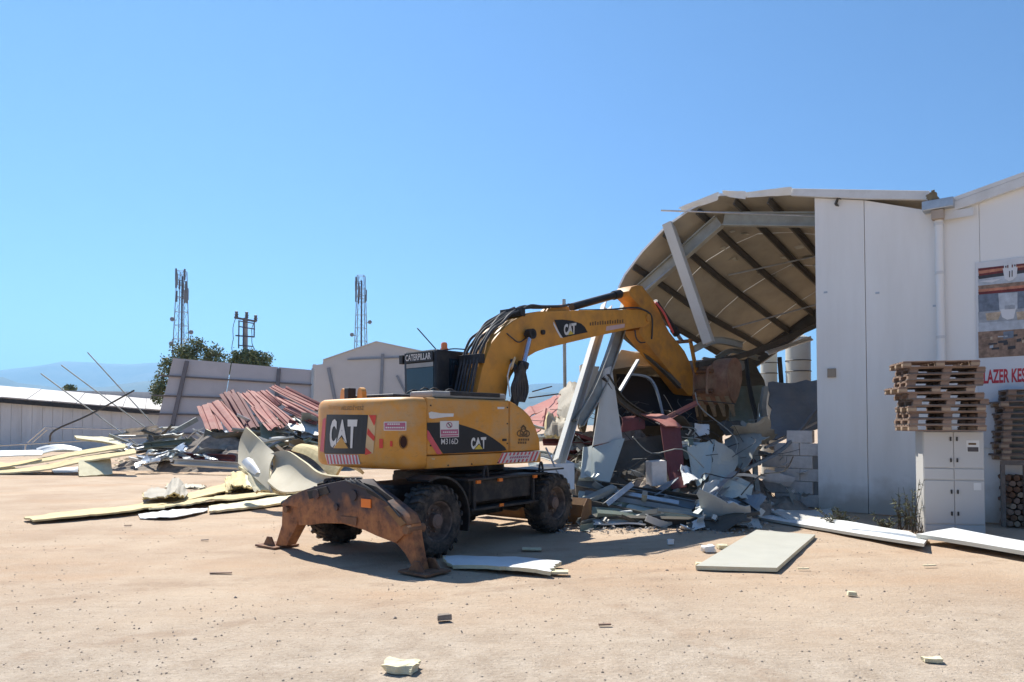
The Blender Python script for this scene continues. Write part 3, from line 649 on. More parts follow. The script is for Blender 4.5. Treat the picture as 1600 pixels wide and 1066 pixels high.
tm = wheel_mesh(); tyre_me = None
rim_v, rim_f = lathe([(0,-0.07),(0.13,-0.07),(0.135,-0.06),(0.19,-0.055),(0.23,-0.05),(0.255,-0.10),(0.275,-0.155),(0.295,-0.165),(0.296,-0.14),(0.28,-0.13),(0.28,0.17)], 40)
hub_v, hub_f = lathe([(0,-0.17),(0.07,-0.17),(0.085,-0.155),(0.105,-0.15),(0.11,-0.08),(0.11,-0.05)], 24)
wheels = []
rx_ = uony(684,815,-1.2).x; fx_ = uony(868,791,-1.2).x
def add_wheel(x, y, flip, first):
    if first is None:
        r = obj('wheel', rim_v, rim_f, 'rim', ex, smooth=True)
        ty = tm.build('tyre', 'rubber', r, smooth=False)
        hb_ = obj('hub', hub_v, hub_f, 'hub', r, smooth=True)
        bl = MB()
        for k in range(10):
            a = 2*pi*k/10; bl.tube([(0.165*cos(a),-0.055,0.165*sin(a)),(0.165*cos(a),-0.085,0.165*sin(a))], 0.015, 6)
        bl.build('wheel_nuts', 'hub', r)
    else: r = copy_tree(first, ex)
    r.matrix_local = UM @ Matrix.Translation((x, y, WR-0.006)) @ Matrix.Rotation(pi if flip else 0, 4, 'Z') @ Matrix.Rotation(random.random(), 4, 'Y')
    return r
w0 = add_wheel(rx_, -1.05, False, None)
add_wheel(fx_, -1.05, False, w0); add_wheel(rx_, 1.05, True, w0); add_wheel(fx_, 1.05, True, w0)
for x in (rx_, fx_): uc(MB().tube([(x,-0.85,WR-0.02),(x,-0.45,WR-0.02),(x,-0.3,WR-0.02),(x,0.3,WR-0.02),(x,0.45,WR-0.02),(x,0.85,WR-0.02)], [0.12,0.12,0.2,0.2,0.12,0.12], 14).build('axle', 'chassis', ex, smooth=True))
# steps, tool box and fender between the wheels, right side
uc(bobj('side_tool_box', bm_box(rx_+0.72, fx_-0.66, -1.18, -0.45, 0.72, 1.06, 0.02), 'chassis', ex))
uc(bobj('running_board', bm_box(rx_+0.62, fx_-0.30, -1.24, -0.5, 1.065, 1.10, 0.008), 'black', ex))
uc(bobj('step', bm_box(rx_+0.70, fx_-0.62, -1.26, -0.92, 0.60, 0.64, 0.008), 'chassis', ex))
for x in (rx_+0.78, fx_-0.72): uc(bobj('step_hanger', bm_box(x-0.03, x+0.03, -1.24, -1.19, 0.62, 1.07, 0.004), 'chassis', ex))
fv = []; 
for k in range(13):
    a = radians(-20+k*11); 
    for y in (-1.26,-0.80):
        for r_ in (0.62,0.655): fv.append((rx_+r_*cos(a), y, WR+r_*sin(a)))
ff = []
for k in range(12):
    o_ = k*4; ff += [(o_,o_+4,o_+6,o_+2),(o_+1,o_+3,o_+7,o_+5),(o_,o_+1,o_+5,o_+4),(o_+2,o_+6,o_+7,o_+3)]
ff += [(0,2,3,1),(48,49,51,50)]
uc(obj('mudguard', fv[:52], ff, 'black', ex, smooth=True))
for x in (rx_+0.85, rx_+1.40, fx_-0.70): uc(bobj('marker_lamp', bm_box(x-0.05, x+0.05, -1.265, -1.225, 1.02, 1.07, 0.005), 'orange', ex))
uc(bobj('marker_lamp', bm_box(rx_+1.35, rx_+1.45, -1.285, -1.262, 0.62, 0.67, 0.005), 'orange', ex))
for x in (fx_-0.38, rx_+1.15):
    K = 12; vv = []; 
    uc(MB().tube([(x+0.09*cos(pi*k/8)*0.6, -1.15, 1.10+0.17*sin(pi*k/8)) for k in range(9)], 0.022, 6).build('tie_down_loop', 'black', ex, smooth=True))
uc(bobj('front_fender', bm_box(fx_-0.50, fx_+0.25, -1.22, -0.5, 1.12, 1.15, 0.008), 'black', ex))
uc(bobj('fuel_tank', bm_box(-0.75, 0.75, 0.5, 1.15, 0.62, 1.05, 0.04), 'chassis', ex))
uc(bobj('transmission', bm_box(-0.6, 0.6, -0.35, 0.35, 0.35, 0.56, 0.03), 'chassis', ex))
# rear outrigger: arched beam with two splayed legs
def Z3(x, y): return (400+x/2.963, 720+y/2.963)
ox = rx_-0.98
def op(pts, x=ox): return [(q.y, q.z) for q in [uonx(*Z3(*p[:2]), x + (p[2] if len(p) > 2 else 0)) for p in pts]]
beam = op([(112,205),(150,165),(230,132),(300,112),(410,90),(480,88),(560,112,0.2),(660,178,0.24),(745,240,0.26),(766,285,0.26),(760,325,0.26),(700,348,0.1),(645,382),(560,350),(500,322),(400,292),(310,290),(245,298),(196,300),(190,215)])
def yz_prism(prof, x0, x1, bev=0.0, seg=2):
    b = prism([(a, z) for a, z in prof], x0, x1, bev, seg)
    bmesh.ops.transform(b, matrix=Matrix(((0,1,0,0),(1,0,0,0),(0,0,1,0),(0,0,0,1))), verts=b.verts); return b
m_or = bpy.data.materials.new('outrigger_rust_and_paint'); m_or.use_nodes = True
def rusty(m):
    n = m.node_tree.nodes; l = m.node_tree.links; b = n['Principled BSDF']; b.inputs['Roughness'].default_value = 0.75
    tc = n.new('ShaderNodeTexCoord'); sp = n.new('ShaderNodeSeparateXYZ'); l.new(tc.outputs['Object'], sp.inputs[0])
    t = n.new('ShaderNodeTexNoise'); t.inputs['Scale'].default_value = 3.5; t.inputs['Detail'].default_value = 8; l.new(tc.outputs['Object'], t.inputs['Vector'])
    ma = n.new('ShaderNodeMath'); ma.operation = 'MULTIPLY_ADD'; l.new(t.outputs['Fac'], ma.inputs[0]); ma.inputs[1].default_value = 0.9; l.new(sp.outputs[2], ma.inputs[2])
    mr = n.new('ShaderNodeMapRange'); mr.inputs[1].default_value = 1.10; mr.inputs[2].default_value = 1.34; l.new(ma.outputs[0], mr.inputs[0])
    t2 = n.new('ShaderNodeTexNoise'); t2.inputs['Scale'].default_value = 6; t2.inputs['Detail'].default_value = 9; t2.inputs['Roughness'].default_value = 0.7; l.new(tc.outputs['Object'], t2.inputs['Vector'])
    cr = n.new('ShaderNodeValToRGB'); e = cr.color_ramp.elements; e[0].position = 0.32; e[0].color = (0.09,0.04,0.022,1); e[1].position = 0.68; e[1].color = (0.44,0.19,0.065,1); x = e.new(0.5); x.color = (0.31,0.125,0.05,1)
    l.new(t2.outputs['Fac'], cr.inputs[0])
    mx = n.new('ShaderNodeMix'); mx.data_type = 'RGBA'; l.new(mr.outputs[0], mx.inputs[0]); l.new(cr.outputs[0], mx.inputs[6]); mx.inputs[7].default_value = (0.055,0.042,0.045,1)
    l.new(mx.outputs[2], b.inputs['Base Color'])
    bp = n.new('ShaderNodeBump'); bp.inputs['Strength'].default_value = 0.3; bp.inputs['Distance'].default_value = 0.02; l.new(t2.outputs['Fac'], bp.inputs['Height']); l.new(bp.outputs[0], b.inputs['Normal'])
rusty(m_or)
ob = uc(bobj('outrigger_beam', yz_prism(beam, ox, ox+0.26, 0.015, 2), m_or, ex, smooth=True))
for px, py in ((283,155),(455,160),(375,215)):
    q = uonx(*Z3(px,py), ox)
    MB().tube([(ox-0.03,q.y,q.z),(ox+0.02,q.y,q.z)], 0.075 if py < 200 else 0.05, 14).build('pin_boss', m_or, ob)
for pts_, m_ in (([(592,212),(622,208),(700,290),(672,305)], 'blade'), ([(500,100),(560,118),(640,175),(600,190),(520,150)], 'chassis'), ([(240,140),(330,118),(345,150),(250,178)], 'chassis'), ([(395,255),(470,262),(468,300),(400,286)], 'rust')):
    bobj('wear_plate', yz_prism(op(pts_), ox-0.018, ox-0.001, 0.004, 1), m_, ob)
q = uonx(*Z3(140,225), ox); MB().tube([(ox-0.02,q.y,q.z),(ox+0.28,q.y,q.z)], 0.05, 12).build('leg_pin', 'rust', ob)
q = uonx(*Z3(700,320), ox); MB().tube([(ox-0.03,q.y,q.z),(ox+0.29,q.y,q.z)], 0.06, 12).build('leg_pin', 'rust', ob)
for k in range(3):
    a_ = uonx(*Z3(420+k*22,92), ox-0.02); b2 = uonx(*Z3(560+k*10,150+k*8), ox-0.03); c2_ = uonx(*Z3(650+k*8,240+k*10), ox-0.03)
    MB().tube(smooth_path([a_+Vector((0.1,0,0.02)), a_, b2, c2_],4), 0.014, 6).build('outrigger_hose', 'hose', ob, smooth=True)
q = uonx(*Z3(513,195), ox); bobj('rear_reflector', bm_box(ox-0.02, ox-0.004, q.y-0.10, q.y+0.10, q.z-0.065, q.z+0.055, 0.004), 'orange', ob)
for pts, foot in (([(112,205),(192,212),(180,300),(130,395),(78,398),(108,300)], (98,408)), ([(648,382,0.04),(672,335,0.04),(766,288,0.22),(772,350,0.22),(788,440,0.22),(806,512,0.22),(802,530,0.22),(748,528,0.04),(722,490,0.04),(690,430,0.04)], (780,535))):
    lg = uc(bobj('outrigger_leg', yz_prism(op(pts), ox+0.04, ox+0.22, 0.012, 2), m_or, ex, smooth=True))
    c = uonx(*Z3(*foot), ox+0.13)
    bobj('foot_pad', bm_box(ox-0.10, ox+0.36, c.y-0.26, c.y+0.26, 0.004, 0.035, 0.006), 'rust', lg)
    for s in (-1, 1): bobj('foot_lug', prism([(-0.02,0.03),(0.32,0.03),(0.22,0.19),(0.10,0.19)], -0.02, 0.02, 0.004, 1, ) if False else yz_prism([(c.y-0.15,0.03),(c.y+0.15,0.03),(c.y+0.05,0.17),(c.y-0.05,0.17)], ox+0.13+s*0.14-0.015, ox+0.13+s*0.14+0.015, 0.003, 1), 'rust', lg)
uc(bobj('outrigger_mount', bm_box(ox+0.261, rx_-0.2, -0.6, 0.6, 0.62, 0.98, 0.03), 'chassis', ex))
for y in (-0.95, 0.95):
    a = Vector((ox+0.13, y*0.55, 0.95)); b_ = Vector((ox+0.13, y*1.40, 0.68)); uc(MB().tube([a, b_], 0.06, 10).build('outrigger_cylinder', 'black', ex, smooth=True))
# front dozer blade
bx = fx_+0.98
bl_prof = [(bx+0.02,0.02),(bx+0.07,0.02),(bx-0.02,0.20),(bx,0.38),(bx+0.07,0.52),(bx+0.02,0.53),(bx-0.06,0.40),(bx-0.08,0.20)]
bld = uc(bobj('dozer_blade', prism(bl_prof, -1.28, 1.28, 0.004, 1), 'blade', ex))
for y in (-1.30, 1.275): bobj('blade_end', prism([(bx-0.30,0.02),(bx+0.12,0.02),(bx+0.10,0.50),(bx-0.04,0.54),(bx-0.17,0.40),(bx-0.24,0.22)], y, y+0.025, 0.004, 1), 'blade', bld)
for y in (-0.45, 0.40): bobj('blade_arm', bm_box(fx_+0.2, bx-0.05, y, y+0.1, 0.24, 0.40, 0.01), 'chassis', bld)
# ------------------------------------------------------------------ more materials
M.update(
 wall=mat('white_wall_panel', (0.85, 0.825, 0.785), 0.6, var=0.03, scale=0.8, dirt=(0.52,0.47,0.40), dirt_amt=0.35, dirt_scale=1.1, base=(0.42,0.34,0.26), streak=True, dirt_sharp=0.2, bump=0.12, bscale=1.3),
 wall2=mat('white_wall_panel_clean', (0.84, 0.82, 0.785), 0.6, var=0.03, scale=0.8, dirt=(0.60,0.56,0.50), dirt_amt=0.22, dirt_scale=0.8, base=(0.42,0.34,0.26), streak=True, dirt_sharp=0.2, bump=0.12, bscale=1.3),
 fascia=mat('fascia_metal', (0.70, 0.69, 0.67), 0.45, var=0.05, dirt=(0.40,0.36,0.30), dirt_amt=0.3, dirt_scale=2),
 olive=mat('roof_underside_olive', (0.35, 0.315, 0.255), 0.8, var=0.18, scale=1.5, dirt=(0.34,0.30,0.22), dirt_amt=0.4, dirt_scale=3),
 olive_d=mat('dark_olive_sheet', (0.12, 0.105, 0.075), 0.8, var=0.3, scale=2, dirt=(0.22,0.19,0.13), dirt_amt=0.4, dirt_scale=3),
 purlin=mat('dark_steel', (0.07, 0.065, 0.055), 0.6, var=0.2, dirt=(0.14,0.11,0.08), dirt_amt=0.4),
 steel=mat('grey_green_steel', (0.32, 0.33, 0.30), 0.5, metal=0.1, var=0.12, dirt=(0.16,0.13,0.10), dirt_amt=0.4),
 galv=mat('galvanised_steel', (0.46, 0.48, 0.50), 0.35, metal=0.6, var=0.15, scale=6),
 pale=mat('pale_sandwich_sheet', (0.58, 0.575, 0.535), 0.5, var=0.06, dirt=(0.35,0.32,0.26), dirt_amt=0.35, dirt_scale=1.5),
 paleg=mat('pale_green_grey_sheet', (0.47, 0.52, 0.49), 0.45, var=0.06, dirt=(0.33,0.33,0.28), dirt_amt=0.35, dirt_scale=1.5),
 white=mat('white_sheet', (0.74, 0.75, 0.74), 0.4, var=0.04, dirt=(0.52,0.48,0.42), dirt_amt=0.35, dirt_scale=1.8),
 cream=mat('cream_sheet', (0.45, 0.445, 0.39), 0.5, var=0.05, dirt=(0.46,0.44,0.36), dirt_amt=0.35, dirt_scale=1.6),
 aged=mat('aged_cream_sheet', (0.47, 0.425, 0.32), 0.75, var=0.08, scale=1.5, dirt=(0.40,0.35,0.24), dirt_amt=0.45, dirt_scale=2.2),
 foam=mat('yellow_insulation_foam', (0.58, 0.475, 0.26), 0.9, var=0.16, scale=3, dirt=(0.42,0.34,0.17), dirt_amt=0.5, dirt_scale=2.5, bump=0.5, bscale=25),
 foam_p=mat('pale_foam', (0.68, 0.62, 0.42), 0.9, var=0.08, scale=4, dirt=(0.5,0.42,0.25), dirt_amt=0.4, dirt_scale=6, bump=0.4, bscale=30),
 red=mat('red_roof_sheet', (0.37, 0.14, 0.12), 0.75, var=0.12, scale=2, dirt=(0.46,0.29,0.24), dirt_amt=0.55, dirt_scale=1.2, spec=0.2),
 red_d=mat('dark_red_sheet', (0.17, 0.05, 0.05), 0.8, var=0.15, dirt=(0.16,0.08,0.07), dirt_amt=0.4),
 bluegrey=mat('blue_grey_sheet', (0.20, 0.235, 0.27), 0.4, var=0.12, dirt=(0.3,0.3,0.28), dirt_amt=0.4),
 greensheet=mat('green_grey_sheet', (0.20, 0.24, 0.19), 0.5, var=0.15, dirt=(0.3,0.27,0.2), dirt_amt=0.4),
 block=mat('white_block', (0.76, 0.70, 0.65), 0.9, var=0.08, scale=5, dirt=(0.42,0.36,0.31), dirt_amt=0.4, dirt_scale=4, bump=0.3),
 mortar=mat('mortar_grey', (0.30, 0.28, 0.26), 0.95, var=0.15, scale=6),
 rubble=mat('rubble_earth', (0.24, 0.20, 0.165), 0.95, var=0.35, scale=4, dirt=(0.36,0.31,0.25), dirt_amt=0.6, dirt_scale=5, bump=0.6, bscale=12),
 leanwall=mat('leaning_wall_panel', (0.58, 0.515, 0.485), 0.7, var=0.05, scale=0.6, dirt=(0.40,0.36,0.33), dirt_amt=0.35, dirt_scale=0.5),
 shedwall=mat('shed_wall_sheet', (0.70, 0.69, 0.67), 0.6, var=0.06, scale=0.7, dirt=(0.33,0.31,0.28), dirt_amt=0.4, dirt_scale=0.6, streak=True),
 shedroof=mat('shed_roof_sheet', (0.50, 0.48, 0.465), 0.8, var=0.08, scale=0.4, dirt=(0.45,0.40,0.36), dirt_amt=0.4, dirt_scale=0.3),
 gable=mat('far_gable_wall', (0.52, 0.51, 0.50), 0.7, var=0.05, scale=0.3, dirt=(0.38,0.37,0.36), dirt_amt=0.3, dirt_scale=0.4),
 wood=mat('pallet_wood', (0.25, 0.165, 0.12), 0.85, var=0.25, scale=7, dirt=(0.20,0.16,0.13), dirt_amt=0.5, dirt_scale=4),
 wood_l=mat('pale_pallet_wood', (0.36, 0.265, 0.185), 0.85, var=0.2, scale=7, dirt=(0.30,0.22,0.15), dirt_amt=0.5, dirt_scale=4),
 wood_g=mat('grey_pallet_wood', (0.19, 0.155, 0.13), 0.85, var=0.25, scale=7),
 cabinet=mat('cabinet_grey_paint', (0.50, 0.49, 0.47), 0.45, var=0.03, dirt=(0.42,0.38,0.33), dirt_amt=0.3, dirt_scale=1.5),
 concrete=mat('concrete', (0.42, 0.40, 0.37), 0.9, var=0.12, scale=3, bump=0.2),
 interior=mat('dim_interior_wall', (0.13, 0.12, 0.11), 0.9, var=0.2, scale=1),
)

# ------------------------------------------------------------------ generic pieces
def surf(name, fn, nu, nv, thick, m, parent=None, smooth=True, m_back=None, sgn=-1):
    """sheet with real thickness from fn(u,v) -> point"""
    g = [[Vector(fn(i/nu, j/nv)) for i in range(nu+1)] for j in range(nv+1)]
    nr = []
    for j in range(nv+1):
        row = []
        for i in range(nu+1):
            du = g[j][min(i+1,nu)]-g[j][max(i-1,0)]; dv = g[min(j+1,nv)][i]-g[max(j-1,0)][i]
            c = du.cross(dv); row.append(c.normalized() if c.length > 1e-9 else Vector((0,0,1)))
        nr.append(row)
    W_ = nu+1; N = W_*(nv+1)
    v = [g[j][i] for j in range(nv+1) for i in range(W_)] + [g[j][i]+nr[j][i]*thick*sgn for j in range(nv+1) for i in range(W_)]
    f = []; mi = []
    for j in range(nv):
        for i in range(nu):
            a = j*W_+i; f.append((a,a+1,a+W_+1,a+W_)); mi.append(0); f.append((N+a,N+a+W_,N+a+W_+1,N+a+1)); mi.append(1)
    rim = [i for i in range(W_)] + [j*W_+nu for j in range(1,nv+1)] + [nv*W_+i for i in range(nu-1,-1,-1)] + [j*W_ for j in range(nv-1,0,-1)]
    R0 = len(v); v += [v[a] for a in rim] + [v[N+a] for a in rim]; nr_ = len(rim)
    for k in range(nr_): k2 = (k+1) % nr_; f.append((R0+k, R0+nr_+k, R0+nr_+k2, R0+k2)); mi.append(2)
    me = bpy.data.meshes.new(name); me.from_pydata([tuple(p) for p in v], [], f)
    if isinstance(m, (tuple, list)): mm = list(m)
    else: mm = [m, m_back or m, m_back or m]
    for x in mm: me.materials.append(M[x] if isinstance(x, str) else x)
    for p, k in zip(me.polygons, mi): p.material_index = k; p.use_smooth = smooth and k < 2
    o = bpy.data.objects.new(name, me); COL.objects.link(o)
    if parent is not None: o.parent = parent
    return o
def rib(u, n, d):
    """trapezoidal rib profile across a sheet"""
    t = (u*n) % 1.0
    return d if 0.44 < t < 0.56 else (d*(t-0.38)/0.06 if 0.38 < t <= 0.44 else (d*(0.62-t)/0.06 if 0.56 <= t < 0.62 else 0))
def panel(name, c, thick, m, nu=6, nv=6, crumple=0.0, ribs=0, rdepth=0.035, bow=(0,0), seed=0, parent=None, smooth=True, tear=0.0, m_back=None, lift=0.0):
    """c: four world corners (tl, tr, br, bl); bow: sag along u and v in metres"""
    c = [Vector(p) for p in c]; nrm = -(c[1]-c[0]).cross(c[3]-c[0]).normalized()
    if ribs: nu = ribs*18
    fr_ = random.Random(int(seed*1000)+5); folds = []
    for k in range(3): a_ = fr_.random()*pi; folds.append((cos(a_), sin(a_), fr_.uniform(-0.3,0.3), fr_.choice((-1,1))*fr_.uniform(0.8,1.8)))
    if crumple > 0.07: nu = max(nu, 10) if not ribs else nu; nv = max(nv, 10); smooth = False
    size = ((c[1]-c[0]).length + (c[3]-c[0]).length)*0.5
    def fn(u, v):
        uu, vv = u, v
        if tear:
            e = noise.noise((u*7+seed, v*7, seed*1.7)); k = max(abs(2*u-1), abs(2*v-1))
            if k > 0.99: uu = u + tear*e*(0.5-u)*2; vv = v + tear*noise.noise((u*9, v*5+seed, 2.2))*(0.5-v)*2
        p = (c[0]*(1-uu)+c[1]*uu)*(1-vv) + (c[3]*(1-uu)+c[2]*uu)*vv
        h = bow[0]*(1-(2*u-1)**2) + bow[1]*(1-(2*v-1)**2)
        if ribs: h += rib(u, ribs, rdepth)
        if crumple:
            h += crumple*0.35*noise.noise((u*2.6+seed, v*2.2+seed*0.7, seed))
            for fx, fy, fc, fw in folds: h += crumple*fw*(abs((u-0.5)*fx+(v-0.5)*fy-fc)-0.25)
        return p + nrm*(h+lift)
    return surf(name, fn, nu, nv, thick, m, parent, smooth, m_back, sgn=1)
SECT = dict(
 I=lambda w,h,t: [(-w/2,-h/2),(w/2,-h/2),(w/2,-h/2+t),(t/2,-h/2+t),(t/2,h/2-t),(w/2,h/2-t),(w/2,h/2),(-w/2,h/2),(-w/2,h/2-t),(-t/2,h/2-t),(-t/2,-h/2+t),(-w/2,-h/2+t)],
 C=lambda w,h,t: [(-w/2,-h/2),(w/2,-h/2),(w/2,-h/2+t),(-w/2+t,-h/2+t),(-w/2+t,h/2-t),(w/2,h/2-t),(w/2,h/2),(-w/2,h/2)],
 L=lambda w,h,t: [(-w/2,-h/2),(w/2,-h/2),(w/2,-h/2+t),(-w/2+t,-h/2+t),(-w/2+t,h/2),(-w/2,h/2)],
 B=lambda w,h,t: [(-w/2,-h/2),(w/2,-h/2),(w/2,h/2),(-w/2,h/2)],
)
def beam(name, pts, m, sec='C', w=0.1, h=0.2, t=0.012, roll=0.0, parent=None, twist=0.0):
    pts = [Vector(p) for p in pts]
    if len(pts) > 2: pts = smooth_path(pts, 4)
    s = SECT[sec](w, h, t); n_ = len(s); v = []; f = []
    t0 = (pts[1]-pts[0]).normalized(); up = Vector((0,0,1)) if abs(t0.z) < 0.85 else Vector((0,1,0)); side = t0.cross(up).normalized()
    for i, p in enumerate(pts):
        a = pts[max(i-1,0)]; b = pts[min(i+1,len(pts)-1)]; tt = (b-a).normalized(); side = (side-tt*side.dot(tt)).normalized(); u_ = side.cross(tt)
        r = roll + twist*i/(len(pts)-1); c_, s_ = cos(r), sin(r)
        for x, y in s: v.append(p + side*(x*c_-y*s_) + u_*(x*s_+y*c_))
    for i in range(len(pts)-1):
        for k in range(n_): k2 = (k+1) % n_; f.append((i*n_+k, i*n_+k2, (i+1)*n_+k2, (i+1)*n_+k))
    f.append(tuple(range(n_))[::-1]); f.append(tuple(range((len(pts)-1)*n_, len(pts)*n_)))
    return obj(name, v, f, m, parent)

# ------------------------------------------------------------------ the half demolished hall
WA = radians(-40); W0 = G(1279, 797)
wd = Vector((cos(WA), sin(WA), 0)); wl = Vector((-sin(WA), cos(WA), 0))     # along the gable wall; into the building
def wall_px(px, py, y=0.0):
    """pixel -> (x, z) in the gable wall's own plane, y metres into the building"""
    d = ray(px, py); o = Vector((0,0,HC)); q = W0 + wl*y
    t = (q-o).dot(wl)/d.dot(wl); p = o+d*t; r = p-W0
    return r.dot(wd), p.z
def wloc(p): r = Vector(p)-W0; return Vector((r.dot(wd), r.dot(wl), p[2]))
def wp(px, py, y=0.0): a, z = wall_px(px, py, y); return Vector((a, y, z))
hall = empty('half_demolished_hall', W0, WA)
tag(hall, 'white steel hall with torn open gable and sagging roof', 'hall')
def wall_piece(name, prof, y0, y1, m, parent, bev=0.004): return bobj(name, prism(prof, y0, y1, bev, 1), m, parent)
xa = 0.0; xs1 = wall_px(1353.5, 560)[0]; xv = wall_px(1463, 500)[0]
zt0 = wall_px(1274,309)[1]; zt1 = wall_px(1352,312.5)[1]; zt2 = wall_px(1437,327)[1]; zt3 = wall_px(1463,332)[1]
wall_piece('wall_panel', [(xa,0.0),(xs1-0.006,0.0),(xs1-0.006,zt1),(xa,zt0)], 0, 0.10, 'wall', hall)
wall_piece('wall_panel', [(xs1+0.006,0.0),(xv,0.0),(xv,zt3),(wall_px(1437,327)[0],zt2),(xs1+0.006,zt1)], 0.004, 0.10, 'wall', hall)
# small fittings on the wall
for px, py in ((1290,457),(1371,458),(1461,478)):
    a, z = wall_px(px, py); bobj('screw_plate', bm_box(a-0.04,a+0.04,-0.006,-0.001,z-0.02,z+0.02), 'galv', hall)
a, z = wall_px(1300,583); bobj('junction_box', bm_box(a-0.09,a+0.09,-0.05,-0.002,z-0.10,z+0.10,0.01), mat('rusty_beige_box',(0.34,0.27,0.20),0.7), hall)
# fascia along the roof edge
ft = [wp(1236,294.5,-0.12), wp(1452,298,-0.12)]; fb = [wp(1236,306,-0.12), wp(1352,310.5,-0.12), wp(1448,312,-0.12)]
wall_piece('fascia', [(p.x,p.z) for p in (fb[0],fb[1],fb[2],ft[1],ft[0])], -0.12, -0.015, 'fascia', hall, 0.006)
# roof edge line, ridge, valley
edge = [wp(965,440,-0.1), wp(975,425,-0.1), wp(1002,392,-0.1), wp(1040,351,-0.1), wp(1080,324,-0.1), wp(1125,303,-0.1), wp(1180,301,-0.1), wp(1236,300,-0.1), wp(1452,303,-0.1)]
dleft = wloc(P(1155,562,24.0)) - wloc(P(965,440,(W0+wd*edge[0].x).y))
def roof_raw(u, v):
    """u along the gable edge (0 torn tip .. 1 valley), v into the building"""
    k = u*8; i = min(7, int(k)); t = k-i; e = edge[i]*(1-t)+edge[i+1]*t
    s = min(1, max(0, (k-4.2)/2.4)); s = s*s*(3-2*s)
    d = dleft*(1-s) + Vector((0.0, dleft.length*1.25, -1.5))*s
    curl = 0.0
    if k < 1.6: curl = -0.10*(1.6-k)
    p = e + d*v; p.z += curl + 0.06*noise.noise((u*6, v*3, 2.0)) - 0.25*v*(1-v)*(1-s)
    return p
_c0 = roof_raw(0.0, 1.0); _c1 = roof_raw(0.64, 1.0)
def roof_pt(u, v):
    p = roof_raw(u, v)
    if u < 0.64: p = p + (_c0.lerp(_c1, u/0.64) - roof_raw(u, 1.0))*(v**1.4)      # the fallen far edge hangs in a straight line
    return p
NS = 7
for j in range(NS):
    o = surf('roof_sheet', lambda u, w_, j=j: roof_pt(u, (j+0.004+w_*0.992)/NS) + Vector((0,0,0.012*(j % 2))), 8, 3, 0.07, ('fascia','olive','fascia'), hall, smooth=False)
for u in (0.03, 0.20, 0.37, 0.53, 0.68, 0.80, 0.92):
    pts = [roof_pt(u, v/8)-Vector((0,0,0.20)) for v in range(9)]
    beam('purlin', pts, 'purlin', 'C', 0.07, 0.17, 0.018, parent=hall, roll=-0.35)
for v_ in (0.07,):
    beam('rafter', [roof_pt(u, v_)-Vector((0,0,0.36)) for u in (0.10,0.58)], 'steel', 'I', 0.20, 0.34, 0.03, parent=hall)
    beam('rafter', [roof_pt(u, v_)-Vector((0,0,0.36)) for u in (0.60,0.97)], 'steel', 'I', 0.20, 0.34, 0.03, parent=hall)
beam('rafter', [roof_pt(u, 0.985)-Vector((0,0,0.30)) for u in (0.0,0.62)], 'purlin', 'I', 0.22, 0.40, 0.03, parent=hall)
# bright torn flashing along the upper rim
for a, b in (((1237,293.5),(1165,302)), ((1165,301),(1128,299)), ((1122,302),(1062,325))):
    p0 = wp(*a,-0.16); p1 = wp(*b,-0.16)
    panel('flashing', [p0+Vector((0,0,0.03)), p1+Vector((0,0,0.02)), p1+Vector((0,0.05,-0.10)), p0+Vector((0,0.05,-0.16))], 0.008, 'white', crumple=0.03, seed=a[0], parent=hall, tear=0.1)
# cream patches stand in for daylight showing through holes in the roof
rr = random.Random(5)
for i in range(16):
    u = 0.45+rr.random()*0.3; v_ = 0.12+rr.random()*0.5; p = roof_pt(u, v_) - Vector((0,0,0.10)); s_ = 0.05+rr.random()*0.11
    panel('daylight_patch', [p+Vector((-s_,-s_*0.6,0.01)), p+Vector((s_,-s_*0.4,0.0)), p+Vector((s_*0.7,s_,0.01)), p+Vector((-s_*0.8,s_*0.6,0.0))], 0.004, 'cream', 3, 3, crumple=0.05, seed=i*1.3, parent=hall, tear=0.3)
# tie rods under the roof
for a, b, y0, y1 in (((1033,329),(1275,338),-0.35,0.3), ((1138,430),(1276,400),2.2,3.4), ((1145,512),(1276,476),2.2,3.6), ((1004,456),(1075,398),-0.3,0.6)):
    MB().tube([wp(*a,y0), wp(*b,y1)], 0.022, 6).build('tie_rod', 'galv', hall)
# valley gutter and downpipe
g0 = wp(1464,310,-0.2)
gut = bobj('valley_gutter', bm_box(g0.x-0.26, g0.x+0.30, -0.30, 0.6, g0.z-0.24, g0.z-0.04, 0.02), 'galv', hall)
panel('gutter_lining', [wp(1446,306,-0.25), wp(1462,299,-0.25), wp(1470,315,-0.25), wp(1452,322,-0.25)], 0.02, 'olive_d', crumple=0.08, seed=3, parent=gut, tear=0.2)
bobj('gutter_outlet', bm_box(g0.x-0.10, g0.x+0.12, -0.27, -0.09, g0.z-0.44, g0.z-0.245, 0.02), mat('tan_outlet',(0.42,0.34,0.27),0.7), gut)
dx = wall_px(1470,450)[0]
dpp = MB().tube([(dx,-0.11,g0.z-0.40),(dx,-0.11,0.15)], 0.075, 14).build('downpipe', 'wall2', hall, smooth=True)
for py in (352, 428, 528):
    z = wall_px(1470, py)[1]; MB().tube([(dx,-0.11,z-0.03),(dx,-0.11,z+0.03)], 0.086, 14).build('pipe_collar', 'fascia', dpp)
# rear and inner side walls that hold the roof up behind the gable
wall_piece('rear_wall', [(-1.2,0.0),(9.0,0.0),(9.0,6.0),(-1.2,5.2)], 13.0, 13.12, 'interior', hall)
for y in (4.0, 8.0): bobj('column', bm_box(xv-0.35, xv-0.15, y, y+0.2, 0, 6.6), 'steel', hall)
